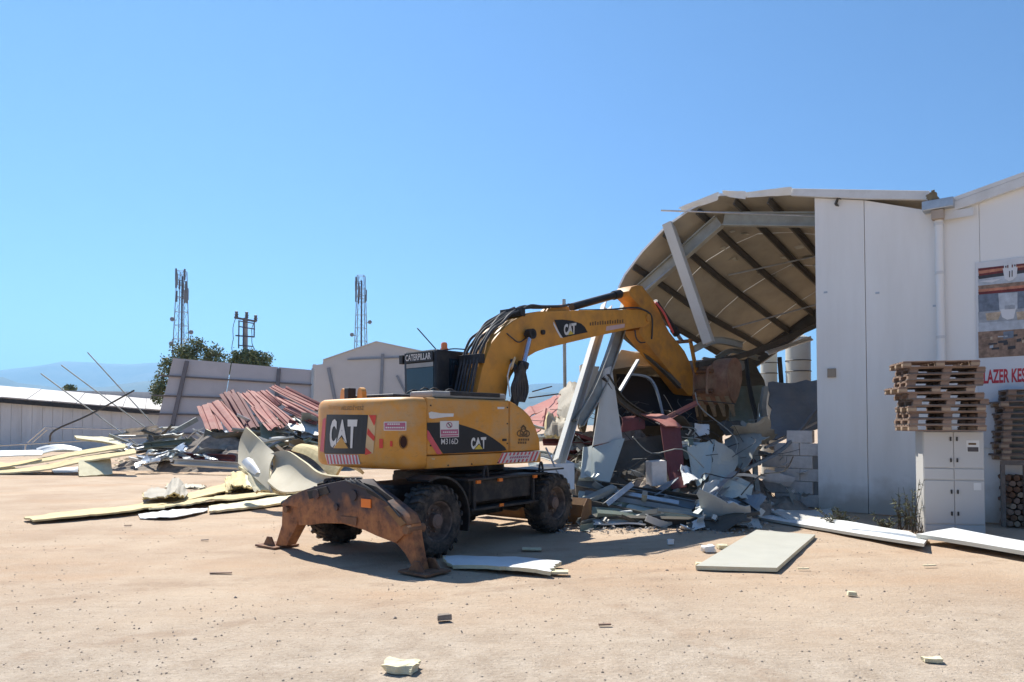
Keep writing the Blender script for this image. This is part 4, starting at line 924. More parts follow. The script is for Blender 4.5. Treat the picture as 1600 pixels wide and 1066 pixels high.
# low block wall inside the torn opening
bw = empty('block_wall', W0 + wl*0.35 + wd*(-1.10), WA); tag(bw, 'broken low wall of white blocks inside the torn hall opening', 'block wall')
bme = None; rr = random.Random(11)
heights = [3,6,7,6,7,7]
for r in range(7):
    for c in range(4):
        x0 = -0.02+c*0.60 - (0.30 if r % 2 else 0)
        if x0 < -0.35 or x0 > 0.85: continue
        if r > 4.3 + x0*2.2 + rr.random()*0.8: continue
        o = bobj('block', bm_box(0.006, 0.594, 0, 0.18, 0.006, 0.294, 0.008, 1), 'block', bw) if bme is None else bpy.data.objects.new('block', bme)
        if bme is None: bme = o.data
        else: COL.objects.link(o); o.parent = bw
        o.location = (x0, rr.uniform(-0.012,0.012), r*0.30); o.rotation_euler = (0, 0, rr.uniform(-0.012,0.012))
MB().box(0.05,1.2,0.05,0.13,0,1.25).build('mortar_core', 'mortar', bw)
# second hall, joined at the valley
hall2 = empty('adjoining_hall', W0, WA); tag(hall2, 'intact white gabled hall beyond the downpipe, banner on its wall', 'hall')
zr = wall_px(1600,292)[1]; xr = wall_px(1600,292)[0]; z0 = wall_px(1480,334)[1]; x0 = wall_px(1480,334)[0]
sl_ = (zr-z0)/(xr-x0); xe = 6.2; ze = z0+sl_*(xe-x0); xz = 10.0
xs_ = [xv+0.012, x0+0.55, x0+1.7, x0+2.85, xe, 7.4, 8.6, xz]
def zt(x): return z0+sl_*(x-x0) if x <= xe else ze-sl_*(x-xe)
for a, b in zip(xs_, xs_[1:]): wall_piece('wall_panel', [(a,0.0),(b-0.006,0.0),(b-0.006,zt(b)),(a,zt(a))], 0.006, 0.10, 'wall2', hall2)
for a, b in ((xv+0.16, xe), (xe, xz)):
    wall_piece('fascia', [(a,zt(a)-0.02),(b,zt(b)-0.02),(b,zt(b)+0.17),(a,zt(a)+0.17)], -0.12, -0.005, 'fascia', hall2, 0.006)
    surf('roof', lambda u, v, a=a, b=b: Vector((a+(b-a)*u, -0.12+v*14, zt(a+(b-a)*u)+0.255)), 2, 2, 0.08, 'fascia', hall2, smooth=False)
a0, az = wall_px(1522,326); bobj('fascia_return', bm_box(xv+0.18, a0, -0.125, -0.121, zt(xv+0.18)-0.14, zt(xv+0.18)+0.02), 'fascia', hall2)
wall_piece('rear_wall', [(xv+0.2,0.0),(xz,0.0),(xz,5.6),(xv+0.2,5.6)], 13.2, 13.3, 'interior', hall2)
for s in (0,): wall_piece('side_wall', [(xz-0.1,0.0),(xz,0.0),(xz,zt(xz)),(xz-0.1,zt(xz))], 0.11, 13.1, 'wall2', hall2)
# steel column wrenched loose under the roof rim
hb_ = empty('hanging_column', (0,0,0)); 
hc = beam('hanging_steel_column', [P(1044,350,18.3), P(1108,536,18.0)], 'pale', 'C', 0.24, 0.32, 0.03, roll=2.6)
tag(hc, 'pale steel channel column hanging askew under the torn roof edge', 'steel column')
bpy.data.objects.remove(hb_)
# pale tanks standing behind the hall
for (xa_, xb_, Y, zt_) in ((1189,1214,27,4.9),(1229,1266,26,5.0)):
    c = P((xa_+xb_)/2, 600, Y); r = (xb_-xa_)/2/1100*Y
    v, f = lathe([(0,0),(r,0),(r,zt_),(r*0.93,zt_+0.15),(0,zt_+0.35)], 28)
    t_ = obj('storage_tank', [Vector((x,-z,y)) for x,y,z in v], f, 'cream', smooth=True); t_.location = (c.x, c.y, 0)
    for z in (1.2, 3.9, 4.3): MB().tube([(r*1.012*cos(2*pi*k/24), r*1.012*sin(2*pi*k/24), z) for k in range(25)], 0.02, 5).build('tank_band', 'purlin', t_)
    tag(t_, ('narrow' if xb_-xa_ < 30 else 'wide')+' pale cylindrical tank seen through the torn hall opening', 'tank')
# ------------------------------------------------------------------ banner, cabinet, pallets on the right
ban = empty('wall_banner', W0, WA); tag(ban, 'printed banner with red lettering and machine photo on hall wall', 'banner')
def bq(px, py, off): a, z = wall_px(px, py); return Vector((a, -off, z))
def bpoly(name, pts, m, off): return obj(name, [bq(*p, off) for p in pts], [tuple(range(len(pts)))], m, ban, recalc=False)
BM = {k: mat('print_'+k, c, 0.5, var=v_, scale=9) for k, c, v_ in (('white',(0.66,0.66,0.67),0.02),('darkred',(0.16,0.03,0.03),0.4),('orange',(0.50,0.20,0.12),0.3),('grey',(0.33,0.35,0.38),0.2),('blueg',(0.16,0.19,0.24),0.3),('brown',(0.26,0.17,0.12),0.5),('tan',(0.46,0.36,0.26),0.4),('paleb',(0.45,0.48,0.52),0.2),('red',(0.50,0.045,0.06),0.1),('black',(0.05,0.05,0.055),0.3))}
bl_, bz_ = wall_px(1524,412); br_ = wall_px(1600,412)[0]+2.6
bt = wall_px(1524,411)[1]; bb = wall_px(1531,700)[1]
bobj('banner_sheet', bm_box(bl_, br_, -0.018, -0.004, bb, bt, 0.002, 1), BM['white'], ban)
X_ = 1700
def by(l, r_): return lambda x: l+(r_-l)*(x-1528)/(1600-1528)      # rows climb with the perspective
rows = [('darkred',(420,412),(432,422)),('orange',(424,415),(429,418)),('black',(432,422),(437,427)),('paleb',(437,427),(447,440)),('brown',(447,440),(453,446)),('orange',(453,446),(457,450)),('darkred',(457,450),(461,455)),('blueg',(461,455),(488,482)),('grey',(488,482),(505,500)),('paleb',(505,500),(519,514)),('brown',(519,514),(560,556))]
for nm, (a, b), (c, d) in rows:
    f1, f2 = by(a, b), by(c, d); q1 = [(1528.5, f1(1528.5)), (X_, f1(X_)), (X_, f2(X_)), (1529.5, f2(1529.5))]
    bpoly('photo_band', q1, BM[nm], 0.022 if nm != 'orange' else 0.025)
rr = random.Random(21)
for i in range(26):     # glints and shapes of the printed picture
    x = 1530+rr.random()*120; y = by(522,517)(x)+rr.random()*34; w_ = 4+rr.random()*12; h_ = 1+rr.random()*2.5
    bpoly('photo_shape', [(x,y),(x+w_,y-h_*0.6),(x+w_,y+h_),(x,y+h_*1.4)], BM[rr.choice(['tan','black','brown','paleb'])], 0.026+0.0004*i)
for c, m_, o_ in (([(1560,459),(1590,457),(1590,484),(1562,486)],'paleb',0.026), ([(1563,484),(1588,482),(1584,498),(1574,500),(1566,496)],'white',0.029), ([(1570,478),(1586,477),(1586,483),(1570,484)],'grey',0.033), ([(1540,490),(1565,487),(1560,500),(1542,501)],'tan',0.027), ([(1588,488),(1640,482),(1640,496),(1590,500)],'tan',0.027), ([(1568,519),(1584,517),(1584,528),(1568,530)],'blueg',0.032), ([(1530,440),(1565,436),(1575,432),(1550,442)],'white',0.027)):
    bpoly('photo_shape', c, BM[m_], o_)
# crest at the top: three small towers on a rounded shield
for c in ([(1567,420),(1590,418),(1589,432),(1583,438),(1577,440),(1570,436)], [(1569,420),(1574,419.6),(1574,411),(1569,412)], [(1576,419.6),(1581,419),(1581,407),(1576,407.5)], [(1583,419),(1588,418.5),(1588,409.5),(1583,410)]):
    bpoly('crest_shape', c, BM['white'], 0.036)
for c in ([(1571,416),(1573,416),(1573,419),(1571,419)], [(1585,414),(1587,414),(1587,417),(1585,417)], [(1577,424),(1578.5,424),(1578.5,434),(1577,434)], [(1581,423),(1582.5,423),(1582.5,433),(1581,433)]): bpoly('crest_shape', c, BM['black'], 0.040)
mp = quad_map([bq(1537,600,0.022), bq(1603,597,0.022), bq(1603,575,0.022), bq(1537,578,0.022)])
text_on('banner_lettering', 'LAZER KES', mp, BM['red'], ban, 0.03)

# electrical cabinet
def cab_corner(px, py): return G(px, py)
cl = G(1445,834); cr_ = G(1541,837); cdv = (cr_-cl); cw_ = cdv.length; ca = atan2(cdv.y, cdv.x)
cabn = empty('electrical_cabinet', cl, ca); tag(cabn, 'grey four-door electrical cabinet standing before the pallet stack', 'cabinet')
chh = P(1436,674,cl.y).z
bobj('body', bm_box(0,cw_,0.02,0.42,0.0,chh,0.01), 'cabinet', cabn)
zp, z1_, z2_ = 0.13, chh*0.655, chh*0.535
def zpx(py): return P(1490,py,cl.y-0.05).z
for i, (a, b) in enumerate(((0.012,cw_/2-0.006),(cw_/2+0.006,cw_-0.012))):
    bobj('plinth', bm_box(a,b,0.0,0.019,0.01,zpx(821),0.003,1), 'cabinet', cabn)
    d1 = bobj('door', bm_box(a,b,0.0,0.019,zpx(818),zpx(751),0.004,1), 'cabinet', cabn)
    bobj('middle_panel', bm_box(a,b,0.0,0.019,zpx(749),zpx(732.5),0.004,1), 'cabinet', cabn)
    d2 = bobj('door', bm_box(a,b,0.0,0.019,zpx(730.5),chh-0.012,0.004,1), 'cabinet', cabn)
    hx = cw_/2-0.05 if i == 0 else cw_/2+0.05
    for d, zz in ((d1,zpx(802)),(d1,zpx(768)),(d2,zpx(719)),(d2,zpx(686))):
        h_ = bobj('handle', bm_box(hx-0.012,hx+0.012,-0.03,-0.001,zz-0.035,zz+0.035,0.006), 'black', d); 
    if i == 1:
        bobj('label_plate', bm_box(b-0.27,b-0.07,-0.004,-0.001,zpx(706),zpx(688)), 'decal_w', d2)
        bobj('label_plate', bm_box(b-0.255,b-0.085,-0.008,-0.005,zpx(705.5),zpx(698.5)), mat('label_dark',(0.07,0.06,0.06),0.5), d2)
        bobj('label_print', bm_box(b-0.24,b-0.12,-0.008,-0.005,zpx(695),zpx(692)), 'ink', d2)
        bobj('label_plate', bm_box(b-0.17,b-0.05,-0.004,-0.001,zpx(765),zpx(754)), 'decal_w', d1)

# pallets, each with its boards and blocks
def make_pallet(wood, seed):
    rr = random.Random(seed); root = empty('pallet'); L_, D_ = 1.2, 0.85
    shared = {}
    def piece(nm, sx, sy, sz, x, y, z):
        key = (nm, sx, sy, sz)
        if key not in shared:
            o = bobj(nm, bm_box(-sx/2,sx/2,-sy/2,sy/2,0,sz,0.003,1), rr.choice(wood), root); shared[key] = o.data
        else: o = bpy.data.objects.new(nm, shared[key]); COL.objects.link(o); o.parent = root
        o.location = (x+rr.uniform(-0.012,0.012), y+rr.uniform(-0.006,0.006), z); o.rotation_euler = (0,0,rr.uniform(-0.012,0.012))
    for y in (-D_/2+0.05, 0, D_/2-0.05): piece('bottom_board', L_, 0.10, 0.020, 0, y, 0.0)
    for y in (-D_/2+0.05, 0, D_/2-0.05):
        for x in (-L_/2+0.07, 0, L_/2-0.07): piece('block', 0.14, 0.10, 0.052, x, y, 0.021)
    for x in (-L_/2+0.07, 0, L_/2-0.07): piece('stringer_board', 0.14, D_, 0.018, x, 0, 0.074)
    for k in range(6): piece('deck_board', L_, 0.11, 0.018, 0, -D_/2+0.055+k*(D_-0.11)/5, 0.093)
    return root
PH = 0.1125
kinds = [make_pallet(['wood','wood_l','wood'], 1), make_pallet(['wood_g','wood','wood_l'], 2), make_pallet(['wood_l','wood','wood_l'], 3)]
used = [False]*3
def pallet(loc, rz, k, label, group):
    r = copy_tree(kinds[k]) if used[k] else kinds[k]; used[k] = True
    r.location = loc; r.rotation_euler = (0,0,rz); tag(r, label, 'pallet', group)
rr = random.Random(4)
pw = atan2(-0.30,1.0)
c1 = cabn.matrix_basis @ Vector((cw_/2-0.15, 0.26, 0)); pw1 = ca
ntop = 11
PL1 = ['lowest pallet of the stack, resting right on the electrical cabinet','second pallet up from the top of the electrical cabinet','third pallet up from the top of the electrical cabinet','fourth pallet up from the top of the electrical cabinet','fifth pallet up from the top of the electrical cabinet','pallet right under the one that juts out, cabinet stack','pallet jutting out towards the downpipe, middle of the cabinet stack','pallet lying on the one that juts out, cabinet stack','third pallet down from the top of the cabinet stack','second pallet down from the top of the cabinet stack','topmost pallet of the stack on the electrical cabinet']
for i in range(ntop):
    off = {ntop-1:-0.10, ntop-2:0.02, ntop-5:-0.18, ntop-6:-0.02}.get(i, rr.uniform(-0.03,0.05))
    pallet((c1.x+off, c1.y+rr.uniform(-0.03,0.03), chh+0.004+i*PH), pw1+rr.uniform(-0.04,0.04), rr.choice([0,0,1,2]), PL1[i], 'pallets stacked on the cabinet')
c2 = P(1611, 700, 13.6); c2.z = 0
rack = empty('log_rack', (c2.x, c2.y, 0), pw); tag(rack, 'dark timber rack of split logs under the second pallet stack', 'rack')
for x in (-0.62,-0.25,0.15,0.6):
    for y in (-0.42,0.40): bobj('post', bm_box(x-0.035,x+0.035,y-0.03,y+0.03,0,1.17,0.004,1), 'wood_g', rack)
for y in (-0.45,0.38): bobj('rail', bm_box(-0.66,0.66,y,y+0.03,1.172,1.25,0.004,1), 'wood_g', rack)
bobj('back_board', bm_box(-0.6,0.6,0.22,0.24,0.02,1.16), 'wood_g', rack)
for i in range(12):
    pallet((c2.x+rr.uniform(-0.06,0.06)+(0.12 if i > 9 else 0), c2.y+rr.uniform(-0.03,0.03), 1.256+i*PH), pw+rr.uniform(-0.03,0.03), rr.choice([1,1,0]), ('lowest grey pallet resting on the log rack','topmost grey pallet of the stack on the log rack')[i == 11] if i in (0,11) else 'grey wooden pallet within the stack on the log rack', 'pallets on the log rack')
for k in range(3):
    if not used[k]:
        for ch in list(kinds[k].children): bpy.data.objects.remove(ch)
        bpy.data.objects.remove(kinds[k])
# split logs in the rack
lv = None
for r in range(9):
    for c in range(3):
        x = -0.50+c*0.125+(0.06 if r % 2 else 0); R_ = 0.058
        K = 7; sh = [(R_*(0.8+0.3*rr.random())*cos(2*pi*k/K), R_*(0.8+0.3*rr.random())*sin(2*pi*k/K)) for k in range(K)]
        o = bobj('split_log', prism(sh, -0.27, 0.12, 0.0), rr.choice(['wood','wood_l','rust']), None)
        o.location = rack.matrix_basis @ Vector((x, -0.10+rr.uniform(-0.03,0.03), 0.062+r*0.108)); o.rotation_euler = (0, 0, pw)
        tag(o, 'split firewood log in the rack beside the cabinet', 'log', 'logs in the rack')

# weeds at the foot of the wall
M['weed'] = mat('dry_weed', (0.10,0.105,0.055), 0.8, var=0.4, scale=9); M['weed_d'] = mat('dark_weed_stem', (0.09,0.07,0.045), 0.9)
def weed(px, py, h, n_, spread, seed, label):
    rr = random.Random(seed); base = G(px, py); root = empty('weed', base); tag(root, label, 'weed', 'weeds along the hall wall')
    st = MB(); lf = MB()
    for i in range(n_):
        a = rr.random()*2*pi; l_ = h*(0.4+0.6*rr.random()); lean = spread*rr.random()
        b0 = Vector((rr.uniform(-0.12,0.12), rr.uniform(-0.06,0.06), 0)); tp = b0+Vector((cos(a)*lean, sin(a)*lean*0.6, l_)); md = (b0+tp)/2+Vector((0,0,0.05*h))
        st.tube([b0, md, tp], [0.008,0.006,0.003], 4)
        for k in range(14):
            t = 0.15+0.85*rr.random(); p = b0.lerp(tp, t); q = p+Vector((rr.uniform(-1,1),rr.uniform(-1,1),rr.uniform(-0.3,0.7))).normalized()*(0.04+0.06*rr.random()); s = Vector((rr.uniform(-1,1),rr.uniform(-1,1),rr.uniform(-1,1))).normalized()*0.015
            lf.add([p-s, q, p+s], [(0,1,2)])
    st.build('stems', 'weed_d', root); lf.build('leaves', 'weed', root)
weed(1432,833,1.1,12,0.45,1,'tall dark dry weed beside the electrical cabinet'); weed(1414,828,0.8,14,0.35,2,'middle sized dry weed at the wall near the cabinet'); weed(1312,822,0.35,18,0.45,3,'low green weed at the wall behind the long white sheets'); weed(1385,828,0.3,12,0.4,4,'short dry weed against the white wall')
# ------------------------------------------------------------------ left background
# long white shed
sh = empty('long_shed', (0,0,0)); tag(sh, 'long low white shed with shallow pale roof behind the rods', 'shed')
def hz(px, py, Y): return P(px, py, Y)
Yl, Yr = 50.0, 57.0
A = Vector((P(-120,600,Yl).x, Yl, 0)); B = Vector((P(262,600,Yr).x, Yr, 0))
def along(t): return A.lerp(B, t)
def edge_z(pyl, pyr): return P(-120,pyl,Yl).z, P(262,pyr,Yr).z
ez = edge_z(611, 642); rz_ = edge_z(600, 629.5)
nrm = Vector((-(B-A).y, (B-A).x, 0)).normalized()        # away from the camera
NP = 24
for k in range(NP):
    a, b = along(k/NP), along((k+1)/NP-0.0012); za = ez[0]+(ez[1]-ez[0])*k/NP; zb = ez[0]+(ez[1]-ez[0])*(k+1)/NP
    o_ = nrm*(0.015 if k % 2 else 0)
    q = [a+o_, b+o_, b+o_+nrm*0.06, a+o_+nrm*0.06]
    obj('wall_panel', [p for p in q]+[p+Vector((0,0,za-0.1 if i in (0,3) else zb-0.1)) for i, p in enumerate(q)], [(0,3,2,1),(4,5,6,7),(0,1,5,4),(1,2,6,5),(2,3,7,6),(3,0,4,7)], 'shedwall', sh)
for k in range(10):
    t0, t1 = k/10, (k+1)/10-0.002
    def rp(u, v, t0=t0, t1=t1):
        t = t0+(t1-t0)*u; p = along(t); z0 = ez[0]+(ez[1]-ez[0])*t
        return p - nrm*0.45 + nrm*7.0*v + Vector((0,0,z0+0.02+ v*(1.05)+ (0.02 if k % 2 else 0)))
    surf('roof_sheet', rp, 8, 2, 0.08, 'shedroof', sh, smooth=False)
beam('eave_shade_bar', [along(0)-nrm*0.42+Vector((0,0,ez[0]-0.24)), along(1)-nrm*0.42+Vector((0,0,ez[1]-0.24))], 'black', 'B', 0.1, 0.34, parent=sh)  # black bar paints the shade in the gap between roof and wall
surf('rear_wall', lambda u, v: along(u)+nrm*6.9+Vector((0,0,v*(ez[0]+0.5))), 1, 1, 0.05, 'shedwall', sh, smooth=False)
# leaning wall of the fallen part
lw = empty('leaning_wall', (0,0,0)); tag(lw, 'brown grey panel wall leaning over behind the red roof sheets', 'wall')
YA, YB = 40.0, 43.0
tl = P(270,559,YA+1.5); trr = P(489,578,YB+1.5); bl = P(233,698,YA); brr = P(486,702,YB)
bl.z = min(bl.z, 0.3); 
for r in range(5):
    for c in range(3):
        u0, u1 = (0,0.40,0.74)[c]+0.003, (0.40,0.74,1.0)[c]-0.003; v0, v1 = r/5+0.004, (r+1)/5-0.004
        mpw = lambda u, v: (tl*(1-u)+trr*u)*(1-v) + (bl*(1-u)+brr*u)*v
        surf('wall_panel', lambda u, v, u0=u0, u1=u1, v0=v0, v1=v1: mpw(u0+(u1-u0)*u, v0+(v1-v0)*v) + Vector((0,0.03*((r+c) % 2),0)), 2, 2, -0.10, 'leanwall', lw, smooth=False)
dvn = (trr-tl).cross(bl-tl).normalized()
if dvn.y > 0: dvn = -dvn
for v in (0.2, 0.41, 0.6, 0.8): beam('girt', [mpw(-0.06,v)+dvn*0.07, mpw(1.0,v)+dvn*0.07], mat('girt_brown',(0.17,0.145,0.135),0.7), 'B', 0.09, 0.09, parent=lw)
for u0, u1 in ((0.10,0.10),(0.745,0.745)): beam('post', [mpw(u0,0.03)+dvn*0.15, mpw(u1,0.98)+dvn*0.15], mat('post_brown',(0.19,0.165,0.16),0.7), 'B', 0.22, 0.10, parent=lw)
beam('edge_trim', [mpw(1.0,-0.01)+dvn*0.05, mpw(1.0,1.0)+dvn*0.05], 'pale', 'B', 0.16, 0.16, parent=lw)
# far gable building
gb = empty('far_gabled_building', (0,0,0)); tag(gb, 'pale grey gabled hall end standing beyond the leaning wall', 'building')
YG = 52.0
prof = [P(px, py, YG) for px, py in ((488,705),(488,571),(504,569),(505,563),(588,534.5),(642,546),(690,556),(700,705))]
prof = [(p.x, max(0, p.z)) for p in prof]
bobj('gable_wall', prism(prof, YG, YG+0.15, 0.0), 'gable', gb)
def gpt(px, py): return P(px, py, YG-0.06)
for a, b, w_ in (((543,562),(640,558),0.16),((598,553),(594,640),0.20),((513,575),(526,640),0.22),((620,587),(633,612),0.16)):
    beam('steel_member', [gpt(*a), gpt(*b)], mat('far_steel',(0.22,0.24,0.27),0.6), 'B', w_, 0.10, parent=gb)
r0, r1, r2 = P(505,563,YG), P(588,534.5,YG), P(690,556,YG)
for a, b in ((r0,r1),(r1,r2)): surf('roof', lambda u, v, a=a, b=b: a.lerp(b,u)+Vector((0,-0.1+v*16,0.06)), 1, 1, 0.06, 'gable', gb, smooth=False)
MB().box(prof[1][0], prof[1][0]+0.15, YG+0.16, YG+16, 0, prof[2][1]).build('side_wall', 'gable', gb)
# steel rods sticking up from the ruins
RD = [((64,584),(208,690),38,'thin straight steel rod leaning up from the rubble near the shed, lowest of three'), ((96,571),(232,672),39,'steel rod leaning up from the rubble near the shed, between two others'), ((137,551),(222,644),40,'steel rod leaning up against the sky, tallest of three')]
for a, b, Y, lab in RD:
    p0, p1 = P(*a,Y), P(*b,Y-1.5); d = (p1-p0); 
    if p1.z > 0.3: p1 = p1 + d*((p1.z-0.05)/abs(d.z))
    o = MB().tube([p0, p1], 0.033, 6).build('steel_rod', 'steel'); tag(o, lab, 'rod')
o = MB().tube(smooth_path([P(210,610,38), P(140,648,37), P(85,673,36), P(78,690,36), P(74,704,36)],4), 0.05, 6).build('bent_pipe', 'purlin'); tag(o, 'bent dark pipe crossing the leaning rods', 'pipe')
o = beam('roof_strut', [P(245,690,34), P(308,655,35)], 'steel', 'B', 0.30, 0.22); tag(o, 'thick grey steel beam propped against the leaning wall', 'beam')
o = MB().tube([P(0,696,33), P(230,683,36)], 0.05, 6).build('long_pipe', 'galv'); tag(o, 'long pale pipe lying level before the white shed', 'pipe')
fr = MB(); fr.tube([P(40,694,44),P(70,668,44)],0.05,6); fr.tube([P(70,668,44),P(235,672,46)],0.05,6); fr.tube([P(48,694,44),P(74,671,44)],0.04,6); fr.tube([P(235,672,46),P(236,700,46)],0.05,6); fr.tube([P(40,694,44), Vector((P(38,700,44).x,44,0))],0.05,6)
fr = fr.build('pipe_frame', 'galv'); tag(fr, 'low pale pipe frame in front of the shed wall', 'frame')

# telecom masts
def mast(px, pybase, pytop, Y, w0, w1, label, seed):
    base = P(px, 664, Y); base.z = 0; ztop = P(px, pytop, Y).z; root = empty('telecom_mast', base); tag(root, label, 'mast', 'telecom masts')
    rr = random.Random(seed); lat = MB(); N = 12; cor = ((-1,-1),(1,-1),(1,1),(-1,1))
    def c(k, i): t = k/N; w_ = (w0*(1-t)+w1*t)/2; return Vector((cor[i][0]*w_, cor[i][1]*w_, ztop*t))
    for i in range(4): lat.tube([c(0,i), c(N,i)], [0.10,0.08], 5)
    for k in range(N):
        for i in range(4):
            j = (i+1) % 4; lat.tube([c(k,i), c(k+1,j)] if k % 2 else [c(k,j), c(k+1,i)], 0.03, 4); lat.tube([c(k+1,i), c(k+1,j)], 0.045, 4)
    lat.build('lattice', 'gmast', root)
    for x in (0.0, 0.22): MB().tube([(x,0,0),(x*0.7,0,ztop*0.97)], 0.10, 5).build('cable_run', 'gmast_d', root)
    for k in range(13):
        a = rr.random()*2*pi; z = ztop-0.6-rr.random()*4.6; R_ = w1*0.6+0.25*rr.random()+0.2; h_ = 1.6+rr.random()*1.0
        p = Vector((cos(a)*R_, sin(a)*R_, z-h_/2)); bobj('antenna_panel', bm_box(p.x-0.14,p.x+0.14,p.y-0.12,p.y+0.12,p.z,p.z+h_,0.03,1), rr.choice(['gmast','gmast_d']), root)
        MB().tube([(0,0,z),(p.x,p.y,z)], 0.06, 4).build('antenna_arm', 'gmast_d', root)
    for k, fz in enumerate((0.55,0.62,0.70,0.40)):
        s = -1 if (k+seed) % 2 else 1; w_ = (w0*(1-fz)+w1*fz)/2
        MB().tube([(s*w_,0,ztop*fz),(s*(w_+0.9),0,ztop*fz+0.1)], 0.07, 4).build('side_arm', 'gmast_d', root)
        v, f = lathe([(0,0),(0.4,0.05),(0.45,0.2),(0,0.22)], 12); obj('dish', [Vector(q_)+Vector((s*(w_+0.9),-0.1,ztop*fz+0.2)) for q_ in v], f, 'gmast', root)
M['gmast'] = mat('mast_grey', (0.20,0.22,0.25), 0.6, var=0.1); M['gmast_d'] = mat('mast_dark', (0.12,0.13,0.15), 0.6, var=0.2)
mast(281, 600, 424, 135, 3.0, 1.3, 'lattice telecom mast rising behind the tree', 1)
mast(563, 600, 431, 150, 3.2, 1.4, 'lattice telecom mast rising behind the gabled building', 2)
# transformer pole
tp = P(382,664,58); tp.z = 0; pole = empty('transformer_pole', tp); tag(pole, 'power pole with crossarms and insulators above the leaning wall', 'utility pole')
zt_ = P(382,497,58).z; k_ = 58/1100
MB().tube([(0,0,0),(0,0,zt_)], [0.26,0.17], 10).build('pole', mat('pole_grey',(0.33,0.31,0.30),0.8), pole)
def zz(py): return P(382,py,58).z
def ar(name, x0, x1, py0, py1, w_=0.09): beam(name, [Vector((x0*k_,-0.2,zz(py0))), Vector((x1*k_,-0.2,zz(py1)))], 'gmast_d', 'B', w_, w_, parent=pole)
ar('crossarm', -16, 18, 497, 503, 0.16); ar('crossarm', -10, 14, 502, 506); ar('crossarm', -8, 16, 511, 515); ar('crossarm', -14, 14, 525, 527, 0.11); ar('crossarm', -10, 14, 540, 542)
for x, a, b in ((-9,502,545),(15,502,528),(-2,498,540)): beam('hanger', [Vector((x*k_,-0.2,zz(a))), Vector((x*k_,-0.2,zz(b)))], 'gmast_d', 'B', 0.08, 0.08, parent=pole)
for x, py in ((-13,497),(3,498),(17,503),(5,556),(11,557),(16,559),(20,560)):
    z0_ = zz(py); v, f = lathe([(0,0),(0.11,0),(0.16,0.12),(0.11,0.16),(0.17,0.28),(0.11,0.32),(0.14,0.5),(0,0.55)], 10); obj('insulator', [Vector((p[0],-p[2],p[1]))+Vector((x*k_,-0.2,z0_)) for p in v], f, 'gmast_d', pole, smooth=True)
bobj('transformer', bm_box(2*k_,22*k_,-0.6,0.5,zz(578),zz(560),0.06), 'gmast_d', pole)
for a, b in (((-13,495),(-17,530)),((-17,530),(-16,560)),((17,502),(12,525)),((12,525),(18,550))):
    MB().tube(smooth_path([Vector((a[0]*k_,-0.25,zz(a[1]))), Vector(((a[0]+b[0])/2*k_-0.15,-0.25,zz((a[1]+b[1])/2))), Vector((b[0]*k_,-0.25,zz(b[1])))],3), 0.03, 4).build('cable', 'gmast_d', pole)

# trees behind the leaning wall: limbs, then leaf-sized faces in clumps
M['leaf'] = mat('tree_leaf', (0.11,0.145,0.06), 0.65, var=0.35, scale=1.2); M['leaf2'] = mat('tree_leaf_pale', (0.18,0.21,0.10), 0.65, var=0.3, scale=1.2); M['bark'] = mat('bark', (0.13,0.10,0.075), 0.9, var=0.3)
def tree(px, Y, lobes, seed, label, leaf=0.12, n_=6500):
    rr = random.Random(seed); b = P(px, 664, Y); b.z = 0; root = empty('tree', b); tag(root, label, 'tree', 'trees behind the leaning wall')
    cs = [(P(x, y, Y)-b, r/1100*Y) for x, y, r in lobes]; lob = MB(); base = Vector((0,0,0)); fork = Vector((0,0,min(c.z for c, r in cs)*0.5))
    lob.tube([base, fork*0.5, fork], [0.30,0.24,0.2], 8); 
    limbs = MB()
    for c, r in cs:
        limbs.tube(smooth_path([fork, fork.lerp(c,0.5)+Vector((rr.uniform(-.3,.3),rr.uniform(-.3,.3),0.2)), c],3), [0.12-0.014*i for i in range(7)], 6)
        for k in range(5): limbs.tube([c, c+Vector((rr.uniform(-1,1),rr.uniform(-1,1),rr.uniform(-.3,1))).normalized()*r*0.95], [0.04,0.015], 4)
    lob.build('trunk', 'bark', root); limbs.build('limbs', 'bark', root)
    L1, L2 = MB(), MB(); tot = sum(r*r for c, r in cs)
    for c, r in cs:
        cl_ = [c+Vector((rr.gauss(0,1),rr.gauss(0,1),rr.gauss(0,1))).normalized()*r*(0.45+0.6*rr.random()) for k in range(int(12+r*9))]
        for k in range(int(n_*r*r/tot)):
            q = rr.choice(cl_); p = q+Vector((rr.gauss(0,1),rr.gauss(0,1),rr.gauss(0,0.9)))*(0.11+0.10*r)
            d = Vector((rr.uniform(-1,1),rr.uniform(-1,1),rr.uniform(-1,1))).normalized(); s = d.cross(Vector((rr.uniform(-1,1),rr.uniform(-1,1),rr.uniform(-1,1)))).normalized()
            l_ = leaf*(0.7+0.7*rr.random()); (L1 if rr.random() < 0.45 else L2).add([p-d*l_, p+s*l_*0.45, p+d*l_, p-s*l_*0.45], [(0,1,2,3)])
    obj('crown', L1.v, L1.f, 'leaf', root, recalc=False); obj('crown', L2.v, L2.f, 'leaf2', root, recalc=False)
tree(300, 56, [(254,600,17),(262,578,19),(284,556,19),(308,549,20),(334,556,16),(300,575,26),(330,575,20),(248,616,14)], 5, 'bushy green tree standing behind the leaning wall, larger of two')
tree(385, 56, [(368,562,14),(390,560,16),(410,562,13),(380,575,20),(405,575,16)], 6, 'small green tree around the transformer pole', n_=4200)
tree(108, 110, [(106,608,6),(112,610,6)], 8, 'tiny far tree crown above the shed roof', leaf=0.3, n_=400)
